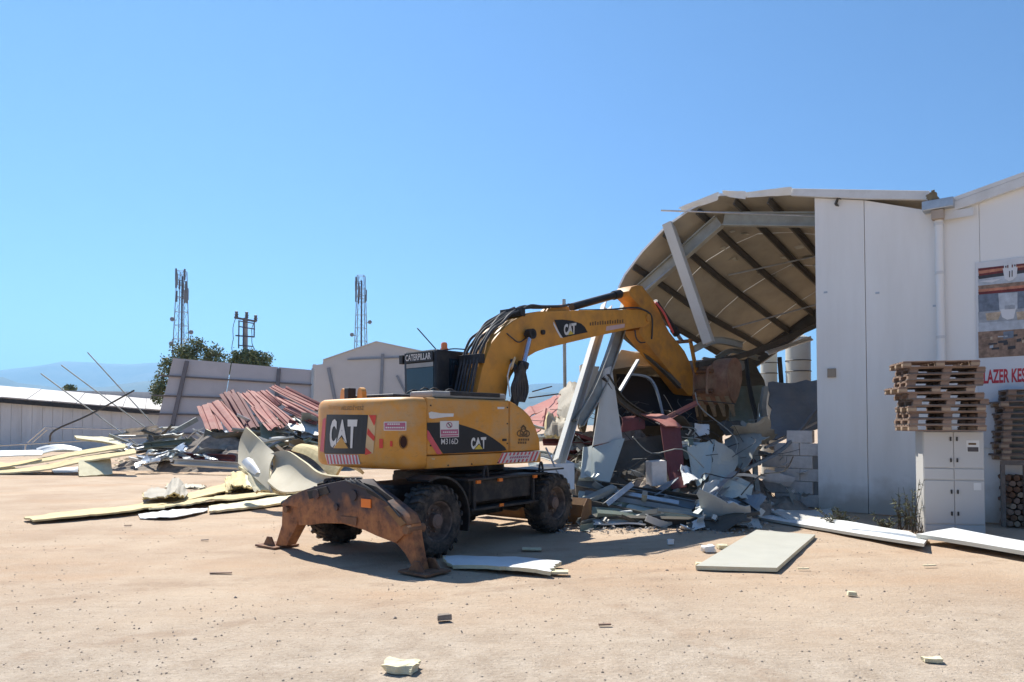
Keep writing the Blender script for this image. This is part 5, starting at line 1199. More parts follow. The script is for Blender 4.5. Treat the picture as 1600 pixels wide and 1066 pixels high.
# ------------------------------------------------------------------ left heap: red roof sheets, rubble, insulation
def pz(px, py, Y, zmin=0.03):
    p = P(px, py, Y); p.z = max(p.z, zmin); return p
def mound(name, pts, m, label, seed, n_=46, rough=0.25):
    """rubble mass: pts = (x, y, radius, height) humps"""
    x0 = min(p[0]-p[2] for p in pts)-0.3; x1 = max(p[0]+p[2] for p in pts)+0.3; y0 = min(p[1]-p[2] for p in pts)-0.3; y1 = max(p[1]+p[2] for p in pts)+0.3
    v = []; f = []
    for j in range(n_+1):
        for i in range(n_+1):
            x = x0+(x1-x0)*i/n_; y = y0+(y1-y0)*j/n_; h = 0
            for a, b, r, hh in pts: d = math.hypot(x-a, y-b)/r; h = max(h, hh*max(0,1-d*d))
            hn = h*(1+rough*2*noise.noise((x*1.3,y*1.3,seed))) + (rough*0.9*noise.noise((x*3.1,y*3.1,seed+3)) + rough*0.5*noise.noise((x*8,y*8,seed+5)))*min(1,h*3)
            v.append((x, y, max(hn,0)-0.03 if h > 0 else -0.05))
    for j in range(n_):
        for i in range(n_): a = j*(n_+1)+i; f.append((a,a+1,a+n_+2,a+n_+1))
    o = obj(name, v, f, m, recalc=False); kind(o, 'stuff'); o['label'] = label; return o
mound('rubble_mass', [(P(x,690,Y).x, Y, r, h) for x, Y, r, h in ((300,33,3.2,0.9),(380,33,4,1.6),(450,34,4,2.0),(520,34,4,1.6),(250,32,2,0.5))], 'rubble', 'grey brown rubble under the red roof sheets', 2)
RS = [   # tl, tr, br, bl with their depths: red ribbed sheets, fanned out over the heap
 ([(307,634,33.5),(334,629,34),(349,671,31.5),(322,671,31.5)],2,'pale red ribbed roof sheet at the outer end of the red sheet heap'),
 ([(323,628,33.8),(350,626,34.2),(388,673,31),(360,676,31)],2,'pale red ribbed roof sheet second from the outer end of the heap'),
 ([(342,614,34.5),(365,609,35),(391,660,31.8),(375,668,31.8)],2,'darker red ribbed roof sheet standing steep in the heap'),
 ([(373,614,34.8),(393,612,35),(446,668,31),(428,671,31)],2,'pink lit ribbed roof sheet sliding down the heap middle'),
 ([(386,607,35.2),(403,611,35.2),(469,664,31.5),(450,668,31.5)],2,'long red ribbed roof sheet overlapping the heap middle'),
 ([(402,612,35.4),(416,607,35.6),(440,630,34),(430,636,34)],2,'short red ribbed roof sheet high on the heap'),
 ([(420,606,35.8),(430,601,36),(506,638,32.8),(492,645,32.8)],2,'long red ribbed roof sheet along the top of the heap'),
 ([(424,622,35),(436,617,35.2),(500,650,32),(486,660,32)],2,'red ribbed roof sheet reaching toward the excavator tail'),
 ([(391,638,33),(409,631,33.6),(438,666,31),(419,674,30.8)],2,'red ribbed roof sheet tucked between the longer ones mid heap'),
 ([(353,617,34.3),(373,612,34.6),(405,663,31.2),(385,670,31)],2,'brick red ribbed roof sheet beside the steep darker one'),
 ([(436,612,35.4),(448,606,35.7),(503,632,33.4),(494,640,33.2)],2,'narrow red ribbed roof sheet near the heap top'),
 ([(440,640,33.5),(452,634,33.5),(500,656,31.8),(490,664,31.8)],2,'lower red ribbed roof sheet next to the excavator tail'),
]
for c, n_, lab in RS:
    o = panel('red_roof_sheet', [P(*q) for q in c], 0.03, 'red' if 'darker' not in lab else 'red_d', nv=8, ribs=n_, rdepth=-0.06, crumple=0.065, tear=0.03, seed=c[0][0]*0.13, m_back='olive_d', smooth=False)
    tag(o, lab, 'roof sheet', 'red roof sheets on the red sheet heap')
o = panel('roof_edge_panel', [P(320,671,31.3), P(382,673,31.0), P(378,689,31.4), P(322,688,31.6)], 0.12, ('olive_d','olive_d','foam_p'), crumple=0.15, seed=4, bow=(0.2,0.1)); tag(o, 'dark roof panel with torn foam edge below the red sheets', 'roof panel')
o = panel('roof_underside', [P(405,668,31.6), P(437,660,32.5), P(455,690,31), P(410,700,30.6)], 0.1, 'greensheet', crumple=0.2, seed=9); tag(o, 'green grey buckled panel in the heap beside the curled sheet', 'roof panel')
# scattered sheets, profiles and shards of the red sheet heap
rr = random.Random(17)
SHADE = dict(galv='shiny ', steel='grey ', purlin='dark ', bluegrey='blue grey ', pale='pale ', greensheet='green ', white='white ', paleg='whitish ', olive='olive ', olive_d='brown ', red_d='red ', block='chalky ')
def shards(n_, box, Y0, Y1, mats, group, lab, cat, smin, smax, name, seed, flat=0.5, beamp=0.4, zpx=True):
    rr = random.Random(seed)
    for i in range(n_):
        px = box[0]+(box[2]-box[0])*rr.random(); py = box[1]+(box[3]-box[1])*rr.random(); t = (py-box[1])/(box[3]-box[1]); Y = Y1+(Y0-Y1)*t
        p = P(px, py, Y); p.z = max(p.z, 0.10); a = rr.random()*pi; L_ = smin+(smax-smin)*rr.random(); el = rr.gauss(0,0.22)
        d = Vector((cos(a), sin(a)*0.6, el)).normalized(); m_ = rr.choice(mats)
        e0 = p-d*L_/2; e1 = p+d*L_/2; e0.z = max(e0.z, 0.06); e1.z = max(e1.z, 0.06)
        adj = SHADE.get(m_, '')
        size_ = 'long ' if L_ > (smin+smax)/2 else 'short '
        if rr.random() < beamp:
            o = beam(name[0], [e0, (e0+e1)/2+Vector((0,0,rr.gauss(0,0.06)*L_)), e1], m_, rr.choice(['C','L','L','B']), 0.05+0.07*rr.random(), 0.07+0.08*rr.random(), 0.012, roll=rr.random()*3)
            tag(o, size_+adj+lab[0], cat[0], group[0])
        else:
            w_ = Vector((-d.y, d.x, rr.gauss(0,flat))).normalized()*L_*(0.15+0.3*rr.random())
            o = panel(name[1], [e0+w_, e1+w_*(0.5+rr.random()), e1-w_, e0-w_*(0.5+rr.random())], 0.012, m_, 6, 6, crumple=0.13*L_, seed=seed*3.1+i*1.7, tear=0.12)
            tag(o, adj+lab[1], cat[1], group[1])
NM = ('steel_profile','metal_scrap')
shards(62, (205,672,420,718), 30, 35, ['galv','steel','purlin','bluegrey','pale','galv'], ('profiles in the red sheet heap','scraps in the red sheet heap'), ('bent steel profile lying in the heap below the leaning wall','crumpled sheet metal scrap in the heap below the leaning wall'), ('steel profile','metal scrap'), 0.6, 3.0, NM, 31, beamp=0.82)
shards(34, (400,655,505,706), 29, 33, ['galv','steel','red_d','pale','greensheet','olive_d'], ('profiles by the excavator tail','scraps by the excavator tail'), ('bent steel profile in the heap behind the excavator tail','crumpled sheet scrap in the heap behind the excavator tail'), ('steel profile','metal scrap'), 0.8, 2.6, NM, 32, beamp=0.8)
shards(34, (190,690,320,724), 28, 32, ['white','galv','bluegrey','pale','paleg'], ('profiles by the foam board','scraps by the foam board'), ('thin steel profile in the bright scraps beside the foam board','bright torn scrap beside the upright foam board'), ('steel profile','metal scrap'), 0.2, 0.9, NM, 33, beamp=0.5)
for c, m_, lab in (([(225,697,31),(300,690,32)],'greensheet','dark green beam lying across the rubble near the shed'), ([(270,713,30),(366,716,29.5)],'red_d','dull brown red channel along the foot of the red sheet heap'), ([(270,722,28),(372,728,27.5)],'pale','pale strip along the front of the red sheet heap'), ([(285,716,30.5),(325,694,32)],'galv','grey strut slanting up in the rubble near the shed')):
    o = beam('fallen_beam', [pz(*q,zmin=0.15) for q in c], m_, 'C', 0.22, 0.24, 0.02, roll=0.4); tag(o, lab, 'beam')
o = panel('white_gutter_piece', [pz(56,699,30), pz(128,701,30), pz(128,706,29.5), pz(60,708,29.5)], 0.05, 'white', crumple=0.1, seed=2, bow=(0.15,0)); tag(o, 'white bent trim piece lying before the shed', 'trim piece')
o = panel('white_trim_strip', [pz(-20,704,29), pz(66,706,29.4), pz(66,710,28.8), pz(-20,713,28.4)], 0.05, 'white', crumple=0.05, seed=3); tag(o, 'white trim strip at the foot of the shed wall', 'trim piece')
# yellow insulation strips at the far left
def strip(name, top, bot, thick, m, lab, cat, nu=16, crumple=0.012, seed=1, m_back=None, tear=0.0):
    """sheet between two pixel polylines with depths"""
    A_ = smooth_path([pz(*q) for q in top],6); B_ = smooth_path([pz(*q) for q in bot],6)
    def at(L_, u): k = u*(len(L_)-1); i = min(len(L_)-2, int(k)); return L_[i].lerp(L_[i+1], k-i)
    def fn(u, v):
        p = at(A_, u).lerp(at(B_, u), v); p.z += crumple*(noise.noise((u*5+seed, v*3, seed)) + 0.5*noise.noise((u*14, v*7, seed*2)))
        if tear and (v < 0.01 or v > 0.99 or u < 0.01 or u > 0.99): p += Vector((noise.noise((u*25,v,seed)),noise.noise((u*22,v*3,seed+4)),0.3*noise.noise((u*20,v,seed+2))))*tear
        p.z = max(p.z, 0.012+thick); return p
    o = surf(name, fn, nu*2, 6, thick, m, m_back=m_back, sgn=1); tag(o, lab, cat); return o
strip('insulation_board', [(-40,732,30),(60,716,29.6),(130,703,29.2),(195,693,28.8)], [(-40,735,29),(60,722,28.6),(130,709,28.2),(195,699,27.8)], 0.06, ('foam','foam','foam_p'), 'long yellow insulation panel propped up on the pile before the shed', 'insulation panel', tear=0.05)
strip('insulation_board', [(-40,737,28.4),(60,728,28.4),(130,713,28.2),(210,701,28)], [(-40,742,27.4),(60,735,27.4),(130,721,27.2),(212,708,27)], 0.06, ('foam','foam','foam_p'), 'lower yellow insulation panel of the pile before the shed', 'insulation panel', tear=0.05, seed=4)
strip('insulation_board', [(-40,722,31),(0,722,31),(20,726,31)], [(-40,730,30),(0,729,30),(24,730,30)], 0.12, ('foam','foam','foam_p'), 'short yellow insulation piece behind the pile before the shed', 'insulation panel', nu=6, tear=0.05, seed=6)
o = panel('insulation_board', [pz(116,679,31), pz(176,686,31.5), pz(200,696,30.5), pz(120,684,30.5)], 0.08, ('foam_p','foam','foam'), crumple=0.08, seed=5); tag(o, 'pale weathered insulation sheet end lying behind the long panels', 'insulation panel')
o = panel('foam_board', [pz(123,719,27.2), pz(172,715,27.6), pz(176,742,26.9), pz(124,745,26.2)], 0.09, ('foam_p','foam','foam'), crumple=0.04, seed=7, tear=0.06); tag(o, 'upright square pale yellow foam board before the bright scraps', 'foam board')
o = panel('white_board', [pz(80,733,30.2), pz(122,729,31), pz(122,738,28.4), pz(84,739,28)], 0.04, 'white', crumple=0.03, seed=8); tag(o, 'white flat board tucked behind the square foam board', 'board')
# long insulation panels on the yard, with a curled sheet beside the outrigger
def gstrip(name, far, near, thick, m, lab, cat, lift=0.02, nu=20, seed=1, tear=0.0, crumple=0.02):
    """board lying on the ground between two ground pixel polylines (px, py[, lift])"""
    A_ = smooth_path([G(q[0],q[1])+Vector((0,0,lift+thick+(q[2] if len(q) > 2 else 0))) for q in far],6); B_ = smooth_path([G(q[0],q[1])+Vector((0,0,lift+thick+(q[2] if len(q) > 2 else 0))) for q in near],6)
    def at(L_, u): k = u*(len(L_)-1); i = min(len(L_)-2, int(k)); return L_[i].lerp(L_[i+1], k-i)
    def fn(u, v):
        p = at(A_, u).lerp(at(B_, u), v); p.z += crumple*(noise.noise((u*5+seed, v*2, seed)) + 0.5*noise.noise((u*15, v*5, seed*2)))
        if tear and (v < 0.01 or v > 0.99 or u < 0.01 or u > 0.99): p += Vector((noise.noise((u*35,v,seed)),noise.noise((u*38,v*3,seed+4)),0.2*noise.noise((u*20,v,seed+2))))*tear
        p.z = max(p.z, thick+0.004); return p
    o = surf(name, fn, nu*2, 5, thick, m, sgn=1); tag(o, lab, cat); return o
gstrip('insulation_board', [(37,812.5),(111,802),(202,793),(240,785),(287,775),(330,764),(364,754)], [(52,819,0.02),(135,813,0.05),(209,806,0.07),(256,795,0.06),(304,785,0.05),(345,774,0.04),(380,766,0.04)], 0.035, ('foam','foam_p','foam'), 'longest yellow insulation board stretched out across the yard', 'insulation board', nu=30, tear=0.06, seed=11)
gstrip('insulation_board', [(226,797),(287,787),(391,774),(469,767)], [(232,803,0.03),(300,795,0.05),(360,787,0.05),(469,776,0.03)], 0.035, ('foam','foam_p','foam_p'), 'yellow torn insulation board along the white bottom sheet', 'insulation board', lift=0.05, tear=0.10, seed=12, crumple=0.05)
gstrip('insulation_board', [(326,795),(371,789),(420,782),(474,772)], [(327,803),(371,799),(435,791),(476,783)], 0.045, ('foam_p','foam','foam_p'), 'straight pale insulation board ending at the outrigger', 'insulation board', seed=13, tear=0.03)
gstrip('sheet_metal_cover', [(216,806),(270,799),(324,796)], [(219,812),(275,812,0.03),(324,800)], 0.015, 'white', 'white metal sheet lying under the yellow insulation boards', 'metal sheet', seed=14, crumple=0.03)
gstrip('foam_shred', [(262,759),(300,758),(322,761)], [(264,763),(300,764),(320,765)], 0.012, 'aged', 'pale shredded foam patch on the earth behind the boards', 'foam shred', seed=15, tear=0.25, crumple=0.06)
gstrip('torn_insulation', [(222,780,0.03),(240,776,0.12),(262,777,0.06),(284,782,0.02)], [(222,792,0.04),(246,792,0.10),(266,791,0.14),(284,789,0.05)], 0.03, ('olive','foam','foam'), 'grey green curling sheet lump on the yellow boards', 'torn sheet', lift=0.10, nu=10, seed=16, tear=0.10, crumple=0.09)
gstrip('torn_insulation', [(262,771,0.15),(278,770,0.30),(292,778,0.10)], [(256,792,0.10),(272,794,0.22),(288,790,0.06)], 0.03, ('olive','foam','foam'), 'olive curled sheet end standing on the yellow boards', 'torn sheet', lift=0.10, nu=10, seed=17, tear=0.10, crumple=0.08)
gstrip('torn_insulation', [(350,762,0.1),(368,752,0.25),(395,756,0.15)], [(352,778,0.05),(372,778,0.22),(394,776,0.10)], 0.03, ('foam','foam_p','foam'), 'brown yellow ripped insulation lump near the curled sheet', 'torn sheet', lift=0.08, nu=12, seed=18, tear=0.16, crumple=0.14)
gstrip('torn_insulation', [(385,752,0.3),(420,757,0.2),(455,765,0.05)], [(380,774,0.10),(420,776,0.15),(455,776,0.05)], 0.04, ('foam_p','foam','foam'), 'shredded yellow foam spilling over the boards', 'torn sheet', lift=0.08, nu=12, seed=21, tear=0.16, crumple=0.14)
o = panel('torn_insulation', [P(372,730,17), P(400,742,17), P(445,775,15.6), P(395,772,16)], 0.06, ('foam_p','foam','foam'), crumple=0.16, seed=19, nu=12, nv=12, tear=0.10, bow=(0.05,0.05)); tag(o, 'ripped pale yellow foam spilling under the curled white sheet', 'torn sheet')
# the big curled sheet
def curl1(u, v):
    c = [P(384,668,17.6), P(430,708,16.6), P(425,770,15.4), P(372,724,17.2)]
    p = (c[0]*(1-u)+c[1]*u)*(1-v)+(c[3]*(1-u)+c[2]*u)*v; k = sin(pi*v); return p + Vector((-0.26*k*(1-u*0.6), 0.5*k*(1-u), 0.05*k))
o = surf('curled_sheet', curl1, 12, 14, 0.04, ('aged','aged','foam_p'), sgn=1); tag(o, 'tall cream sheet curled upright beside the outrigger', 'curled sheet')
def curl2(u, v):
    top = smooth_path([P(420,710,16.6), P(446,704,16.4), P(475,722,15.6), P(505,742,14.9), P(566,745,14.6)],6); bot = smooth_path([P(418,752,15.6), P(440,768,15.2), P(475,766,15.0), P(510,758,14.7), P(566,752,14.5)],6)
    def at(L_, u): k = u*(len(L_)-1); i = min(len(L_)-2, int(k)); return L_[i].lerp(L_[i+1], k-i)
    return at(top, u).lerp(at(bot, u), v) + Vector((0, 0.35*sin(pi*v)*(1-u), 0))
o = surf('curled_sheet', curl2, 22, 10, 0.04, ('aged','aged','foam_p'), sgn=1); tag(o, 'grey white sheet with yellow edge bowed behind the outrigger', 'curled sheet')
o = panel('curled_sheet', [P(455,706,17.5), P(500,705,17.5), P(570,742,15.2), P(520,745,15.2)], 0.06, ('foam','foam_p','foam'), crumple=0.1, seed=22, bow=(0.25,0.1)); tag(o, 'yellow foam backed sheet under the excavator tail', 'curled sheet')
o = panel('white_flap', [P(377,722,16.9), P(398,719,16.9), P(414,742,16.2), P(396,744,16.4)], 0.03, 'white', crumple=0.03, seed=23, bow=(0.1,0)); tag(o, 'small bright white flap in front of the tall curled sheet', 'sheet flap')
# ------------------------------------------------------------------ main heap between excavator and hall
def gm(px, py): g = G(px, py); return g.x, g.y
mound('rubble_mass', [(1.6,16.8,2.2,0.9),(2.6,17.6,2.4,1.5),(4.2,18.0,2.4,1.5),(5.0,17.3,1.5,1.0),(4.5,15.9,1.6,0.7),(3.2,15.6,1.8,0.7),(1.9,15.2,1.2,0.4),(5.9,16.3,1.0,0.35)], 'rubble', 'dark grey brown rubble under the collapsed hall end', 5, 60, 0.3)
def pan(name, c, thick, m, lab, cat='sheet', **k):
    o = panel(name, [P(*q) for q in c], thick, m, **k); tag(o, lab, cat); return o
def bea(name, pts, m, lab, sec='C', w=0.12, h=0.2, cat='beam', **k):
    o = beam(name, [P(*q) for q in pts], m, sec, w, h, **k); tag(o, lab, cat); return o
# fallen roof piece forming a dark hollow
def tent(u, v):
    near = smooth_path([P(900,655,16.6), P(918,602,17.2), P(950,568,17.8), P(1000,560,18.4), P(1050,572,18.8), P(1096,598,19.0)],6)
    k = u*(len(near)-1); i = min(len(near)-2, int(k)); p = near[i].lerp(near[i+1], k-i)
    return p + Vector((0.55, 4.6, -0.5))*v + Vector((0,0,0.22*noise.noise((u*7,v*4,1.0))))
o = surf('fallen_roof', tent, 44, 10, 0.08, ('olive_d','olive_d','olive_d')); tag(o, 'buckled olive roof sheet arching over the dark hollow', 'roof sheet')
pan('hollow_light_blocker', [(935,592,22.4),(1130,575,23.0),(1130,790,22.4),(925,760,22.0)], 0.06, 'purlin', 'added dark sheet blocking light at the back of the hollow', 'light blocker', crumple=0.3, seed=2)  # added sheet in a dark colour, keeps light out of the hollow
pan('hollow_shade_sheet', [(962,588,18.6),(1078,590,19.0),(1090,662,18.0),(966,668,17.4)], 0.02, mat('painted_shade_black',(0.012,0.012,0.014),0.8,var=0.2), 'near-black sheet standing in for the shade under the arched roof sheet', 'shade sheet', crumple=0.12, seed=8)  # near-black colour stands in for the deep shade inside the hollow
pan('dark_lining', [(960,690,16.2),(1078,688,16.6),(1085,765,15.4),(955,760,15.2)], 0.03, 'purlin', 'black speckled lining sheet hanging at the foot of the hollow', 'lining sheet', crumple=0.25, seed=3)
# standing pale panels
pan('folded_panel', [(943,577,15.9),(957,571,16.0),(976,685,15.5),(927,696,15.3)], 0.05, 'pale', 'upper half of tall grey folded panel standing before the hollow', 'folded panel', crumple=0.05, seed=4, nu=4, nv=8)
pan('folded_panel', [(927,697,15.28),(976,686,15.48),(953,752,14.7),(904,748,14.6)], 0.05, 'paleg', 'lower pale green half of the tall folded panel', 'folded panel', crumple=0.06, seed=5, nu=8, nv=8)
pan('pale_panel', [(905,573,16.4),(937,572,16.6),(918,640,15.9),(906,612,16.0)], 0.05, 'pale', 'pale panel with torn top standing behind the leaning columns', 'panel', crumple=0.05, seed=6, tear=0.06)
pan('bright_flash', [(912,698,15.1),(925,697,15.2),(922,747,14.55),(907,747,14.5)], 0.02, 'paleg', 'narrow shiny strip beside the lower folded panel', 'strip', crumple=0.04, seed=7)
# leaning columns
bea('leaning_column', [(874,722,14.6),(911,600,15.8),(948,477,17.2)], 'pale', 'straight pale steel column leaning beside the folded panel', 'C', 0.20, 0.20, 'steel column', t=0.02, roll=0.6)
bea('leaning_column', [(903,662,15.2),(930,618,15.6),(950,570,16.1),(966,522,16.7),(984,460,17.6)], 'steel', 'bent olive grey steel column leaning beneath the boom tip', 'I', 0.20, 0.24, 'steel column', t=0.03, roll=0.4)
bea('dark_strut', [(974,522,17.2),(1030,570,17.6),(1064,604,17.9)], 'purlin', 'dark strut slanting down behind the stick', 'L', 0.14, 0.14, t=0.03)
bea('dark_strut', [(946,588,15.8),(968,622,16.0),(990,640,16.2),(1012,652,16.4)], 'purlin', 'dark curved strut across the hollow mouth', 'C', 0.12, 0.16, t=0.02)
bea('thin_tube', [(968,612,16.4),(997,563,17.2)], 'bluegrey', 'thin purple grey tube propped in the hollow', 'B', 0.08, 0.06, 'tube')
bea('curved_trim', [(985,585,17.2),(1012,590,17.3),(1026,610,17.2),(1036,650,16.9)], 'bluegrey', 'curved grey trim strip dangling in the hollow', 'B', 0.12, 0.05, 'trim')
pan('lining_roll', [(965,558,18.2),(1035,561,18.6),(1042,572,18.5),(955,574,17.9)], 0.08, 'olive', 'rolled olive lining along the rim of the hollow', 'lining roll', crumple=0.2, seed=9, bow=(0,0.15))
pan('lining_scrap', [(1010,582,19.0),(1070,576,19.3),(1078,588,19.2),(1020,592,18.9)], 0.04, 'cream', 'pale torn lining scrap on the hollow rim', 'lining scrap', crumple=0.18, seed=10, tear=0.3)
# red sheets
pan('red_roof_sheet', [(812,660,20),(890,622,21),(884,650,19.5),(808,692,18.5)], 0.03, 'red', 'red ribbed roof sheet behind the front cover of the excavator', 'roof sheet', ribs=3, rdepth=0.06, seed=11, smooth=False, nv=10)
pan('red_roof_sheet', [(806,646,21),(884,612,22.5),(892,622,21.5),(812,658,20.4)], 0.03, 'red', 'upper red roof sheet against the hills beside the boom cylinder', 'roof sheet', ribs=2, seed=12, smooth=False)
pan('red_sheet', [(972,652,16.1),(1006,648,16.4),(1010,668,16.1),(974,672,15.9)], 0.03, 'red_d', 'dull red sheet piece beside the folded panel', 'roof sheet', crumple=0.06, seed=13)
pan('red_sheet', [(994,645,16.4),(1030,647,16.4),(1066,668,15.9),(1040,668,15.7)], 0.03, 'red', 'bent pink lit red strip pointing to the bucket', 'roof sheet', crumple=0.06, seed=14, bow=(0,0.06))
pan('red_sheet', [(1030,662,15.9),(1062,668,15.9),(1072,762,14.9),(1050,764,14.8)], 0.03, 'red_d', 'dark red sheet hanging down below the pink strip', 'roof sheet', crumple=0.10, seed=15, nu=8, nv=8)
bea('red_trim', [(1040,655,16.2),(1068,640,16.6),(1092,628,17)], 'red', 'red trim bar lying at the stick end', 'L', 0.10, 0.10, 'trim')
# olive insulation and torn pieces left of the columns
pan('torn_roof_panel', [(872,606,17.6),(908,588,17.8),(900,640,16.4),(866,670,16.0)], 0.08, ('olive','olive_d','foam'), 'torn olive roof panel behind the leaning columns', 'roof panel', crumple=0.22, seed=16, tear=0.2)
pan('torn_roof_panel', [(856,650,16.4),(882,642,16.6),(884,672,15.8),(852,684,15.6)], 0.08, ('olive','olive','foam'), 'small olive roof panel piece above the front wheel', 'roof panel', crumple=0.2, seed=17, tear=0.2)
pan('white_block_panel', [(838,726,13.9),(897,724,14.4),(898,764,14.2),(838,768,13.7)], 0.25, 'white', 'thick white board standing behind the front wheel', 'board', crumple=0.01, seed=18)
o = MB().tube([P(853,700,13.8), P(878,752,13.3)], 0.02, 6).build('bent_rod', 'galv'); tag(o, 'thin pale rod slanting above the front wheel', 'rod')
# long dark purlins and profiles lying at the heap's foot
for i, (a, b, m_, lab) in enumerate((((902,752,14.9),(1085,790,14.2),'bluegrey','long blue grey purlin lying at the heap foot, uppermost'), ((940,760,14.6),(1100,782,14.4),'purlin','dark purlin lying along the heap foot under the white block'), ((915,770,14.4),(1080,800,13.9),'bluegrey','blue grey purlin second up from the ground at the heap foot'), ((960,772,14.3),(1060,790,14.0),'galv','bright galvanised profile among the dark purlins'), ((905,785,14.0),(1010,808,13.7),'purlin','dark purlin resting near the dozer blade'), ((925,800,13.8),(1120,815,13.6),'greensheet','green grey profile lying along the ground edge of heap'), ((900,790,13.9),(960,762,14.3),'steel','grey strut propped up near the dozer blade'), ((945,790,13.8),(985,758,14.3),'galv','thin bright strut crossing the purlins'), ((918,812,13.5),(1130,826,13.3),'purlin','lowest dark profile on the ground before the heap'))):
    a_, b_ = P(*a), P(*b); a_.z = max(a_.z, 0.08); b_.z = max(b_.z, 0.08)
    o = beam('fallen_purlin', [a_, b_], m_, 'C', 0.10, 0.18, 0.015, roll=0.3+i*0.7); tag(o, lab, 'purlin')
for c, m_, lab in (([(905,790,14.0),(965,786,14.2),(985,806,13.7),(908,808,13.6)],'white','white flat sheet at the ground by the dozer blade'), ([(985,785,14.2),(1050,792,14.1),(1040,810,13.7),(975,806,13.7)],'paleg','pale green flat sheet under the purlins'), ([(930,806,13.6),(1000,812,13.5),(1010,820,13.3),(930,816,13.3)],'white','bright flat sheet along the ground edge'), ([(905,770,14.5),(948,768,14.6),(940,785,14.1),(905,784,14.1)],'paleg','pale sheet beneath the folded panel')):
    o = panel('flat_sheet', [pz(*q, zmin=0.05) for q in c], 0.03, m_, crumple=0.05, seed=c[0][0]*0.3, tear=0.1); tag(o, lab, 'sheet')
o = bobj('wall_block', bm_box(-0.19,0.19,-0.12,0.12,0,0.52,0.02,2), 'block'); q = P(1026,758,15.0); o.location = q; o.rotation_euler = (0.05,-0.06,0.4); tag(o, 'single pale wall block standing on the heap', 'wall block')
# bright torn sheets below the bucket
for c, m_, k_, lab in (
 ([(1073,702,15.6),(1114,692,15.9),(1108,742,15.1),(1090,762,14.7)],'paleg',0.10,'blue white torn sheet peak below the bucket'),
 ([(1116,690,15.8),(1162,712,15.8),(1146,738,15.2),(1106,764,14.8)],'cream',0.10,'beige torn sheet leaning against the blue white peak'),
 ([(1064,728,15.2),(1086,724,15.3),(1092,752,14.8),(1068,758,14.7)],'white',0.22,'small crumpled bright white sheet'),
 ([(1120,745,15.0),(1172,752,15.2),(1180,778,14.6),(1130,772,14.5)],'paleg',0.20,'grey green rumpled sheet at the heap front by the block wall'),
 ([(1100,760,14.6),(1125,752,14.8),(1112,800,13.9),(1085,800,13.8)],'pale',0.14,'pale sheet bent over the heap front'),
 ([(1150,770,14.8),(1190,790,14.6),(1184,800,14.2),(1140,800,14.0)],'bluegrey',0.12,'grey sheet flap at the heap end by the block wall'),
 ([(1120,780,14.3),(1160,790,14.2),(1145,818,13.5),(1108,806,13.6)],'white',0.12,'white folded box shaped scrap at the heap front'),
 ([(1065,808,13.8),(1110,802,14.0),(1118,820,13.5),(1060,822,13.4)],'pale',0.12,'pale crumpled scrap at the foot of heap'),
 ([(1062,826,13.2),(1098,824,13.3),(1102,836,12.9),(1064,838,12.9)],'white',0.08,'separate white crumpled scrap just off the heap'),
 ([(1135,815,13.7),(1185,818,13.8),(1192,830,13.3),(1130,826,13.3)],'pale',0.06,'grey white shard by the long white sheets'),
 ([(1084,664,16.6),(1108,661,16.8),(1109,678,16.6),(1086,681,16.4)],'white',0.05,'white bent scrap under the bucket teeth'),
 ([(1060,690,16.0),(1082,684,16.2),(1090,712,15.6),(1072,718,15.5)],'greensheet',0.12,'green grey scrap under the pink red strip')):
    o = panel('torn_sheet', [pz(*q, zmin=0.06) for q in c], 0.02, m_, nu=9, nv=9, crumple=k_, seed=c[0][0]*0.17, tear=0.07); tag(o, lab, 'torn sheet')
bea('leaning_strut', [(1098,790,14.1),(1150,742,15.0)], 'galv', 'galvanised strut slanting over the heap front', 'C', 0.12, 0.16)
bea('leaning_strut', [(1085,812,13.6),(1112,785,14.0)], 'paleg', 'pale strut at the heap front corner', 'C', 0.14, 0.18)
bea('fallen_purlin', [(1160,735,15.6),(1225,700,16.6),(1276,640,17.6)], 'bluegrey', 'long grey rail bent down across the torn opening', 'B', 0.07, 0.07, 'rail')
bea('fallen_purlin', [(1195,700,16.8),(1276,660,17.6)], 'galv', 'thin rail below the bent rail in the torn opening', 'B', 0.05, 0.05, 'rail')
bea('opening_post', [(1196,605,18.6),(1192,640,18.4),(1200,690,17.6)], 'steel', 'bent grey post standing beside the blue grey sheet', 'C', 0.12, 0.16, 'post')
bea('opening_post', [(1186,780,15.6),(1180,720,16.2),(1188,650,17)], 'steel', 'twisted dark post at the edge of the block wall', 'L', 0.12, 0.12, 'post', t=0.03)
pan('blue_grey_sheet', [(1200,598,19.2),(1285,598,18.8),(1285,665,18.0),(1206,690,17.6)], 0.05, 'bluegrey', 'blue grey sheet fallen inside the opening over the block wall', 'sheet', crumple=0.12, seed=31, tear=0.06)
pan('roof_lining_piece', [(1092,560,20.5),(1190,552,21.5),(1194,640,20.8),(1100,700,19.5)], 0.06, 'olive_d', 'dark lining sheet hanging behind the bucket', 'lining sheet', crumple=0.3, seed=32, nu=10, nv=10)
pan('hanging_lining', [(1148,600,19.6),(1190,606,20),(1186,730,17.6),(1140,730,17.0)], 0.05, 'greensheet', 'dark green sheet hanging beside the bucket teeth', 'lining sheet', crumple=0.2, seed=33)
pan('hanging_lining', [(1100,552,21.2),(1168,560,21.6),(1160,600,20.9),(1104,596,20.4)], 0.04, 'steel', 'grey ripped sheet drooping over the bucket', 'lining sheet', crumple=0.2, seed=36, tear=0.12)
bea('twisted_rail', [(1166,560,20.2),(1172,610,19.2),(1186,668,18.0)], 'purlin', 'dark twisted rail hanging beside the bucket', 'L', 0.10, 0.12, 'rail', t=0.02)
bea('twisted_rail', [(1120,560,19.8),(1145,548,20.0),(1186,560,20.4)], 'steel', 'short grey rail caught above the bucket', 'C', 0.10, 0.14, 'rail')
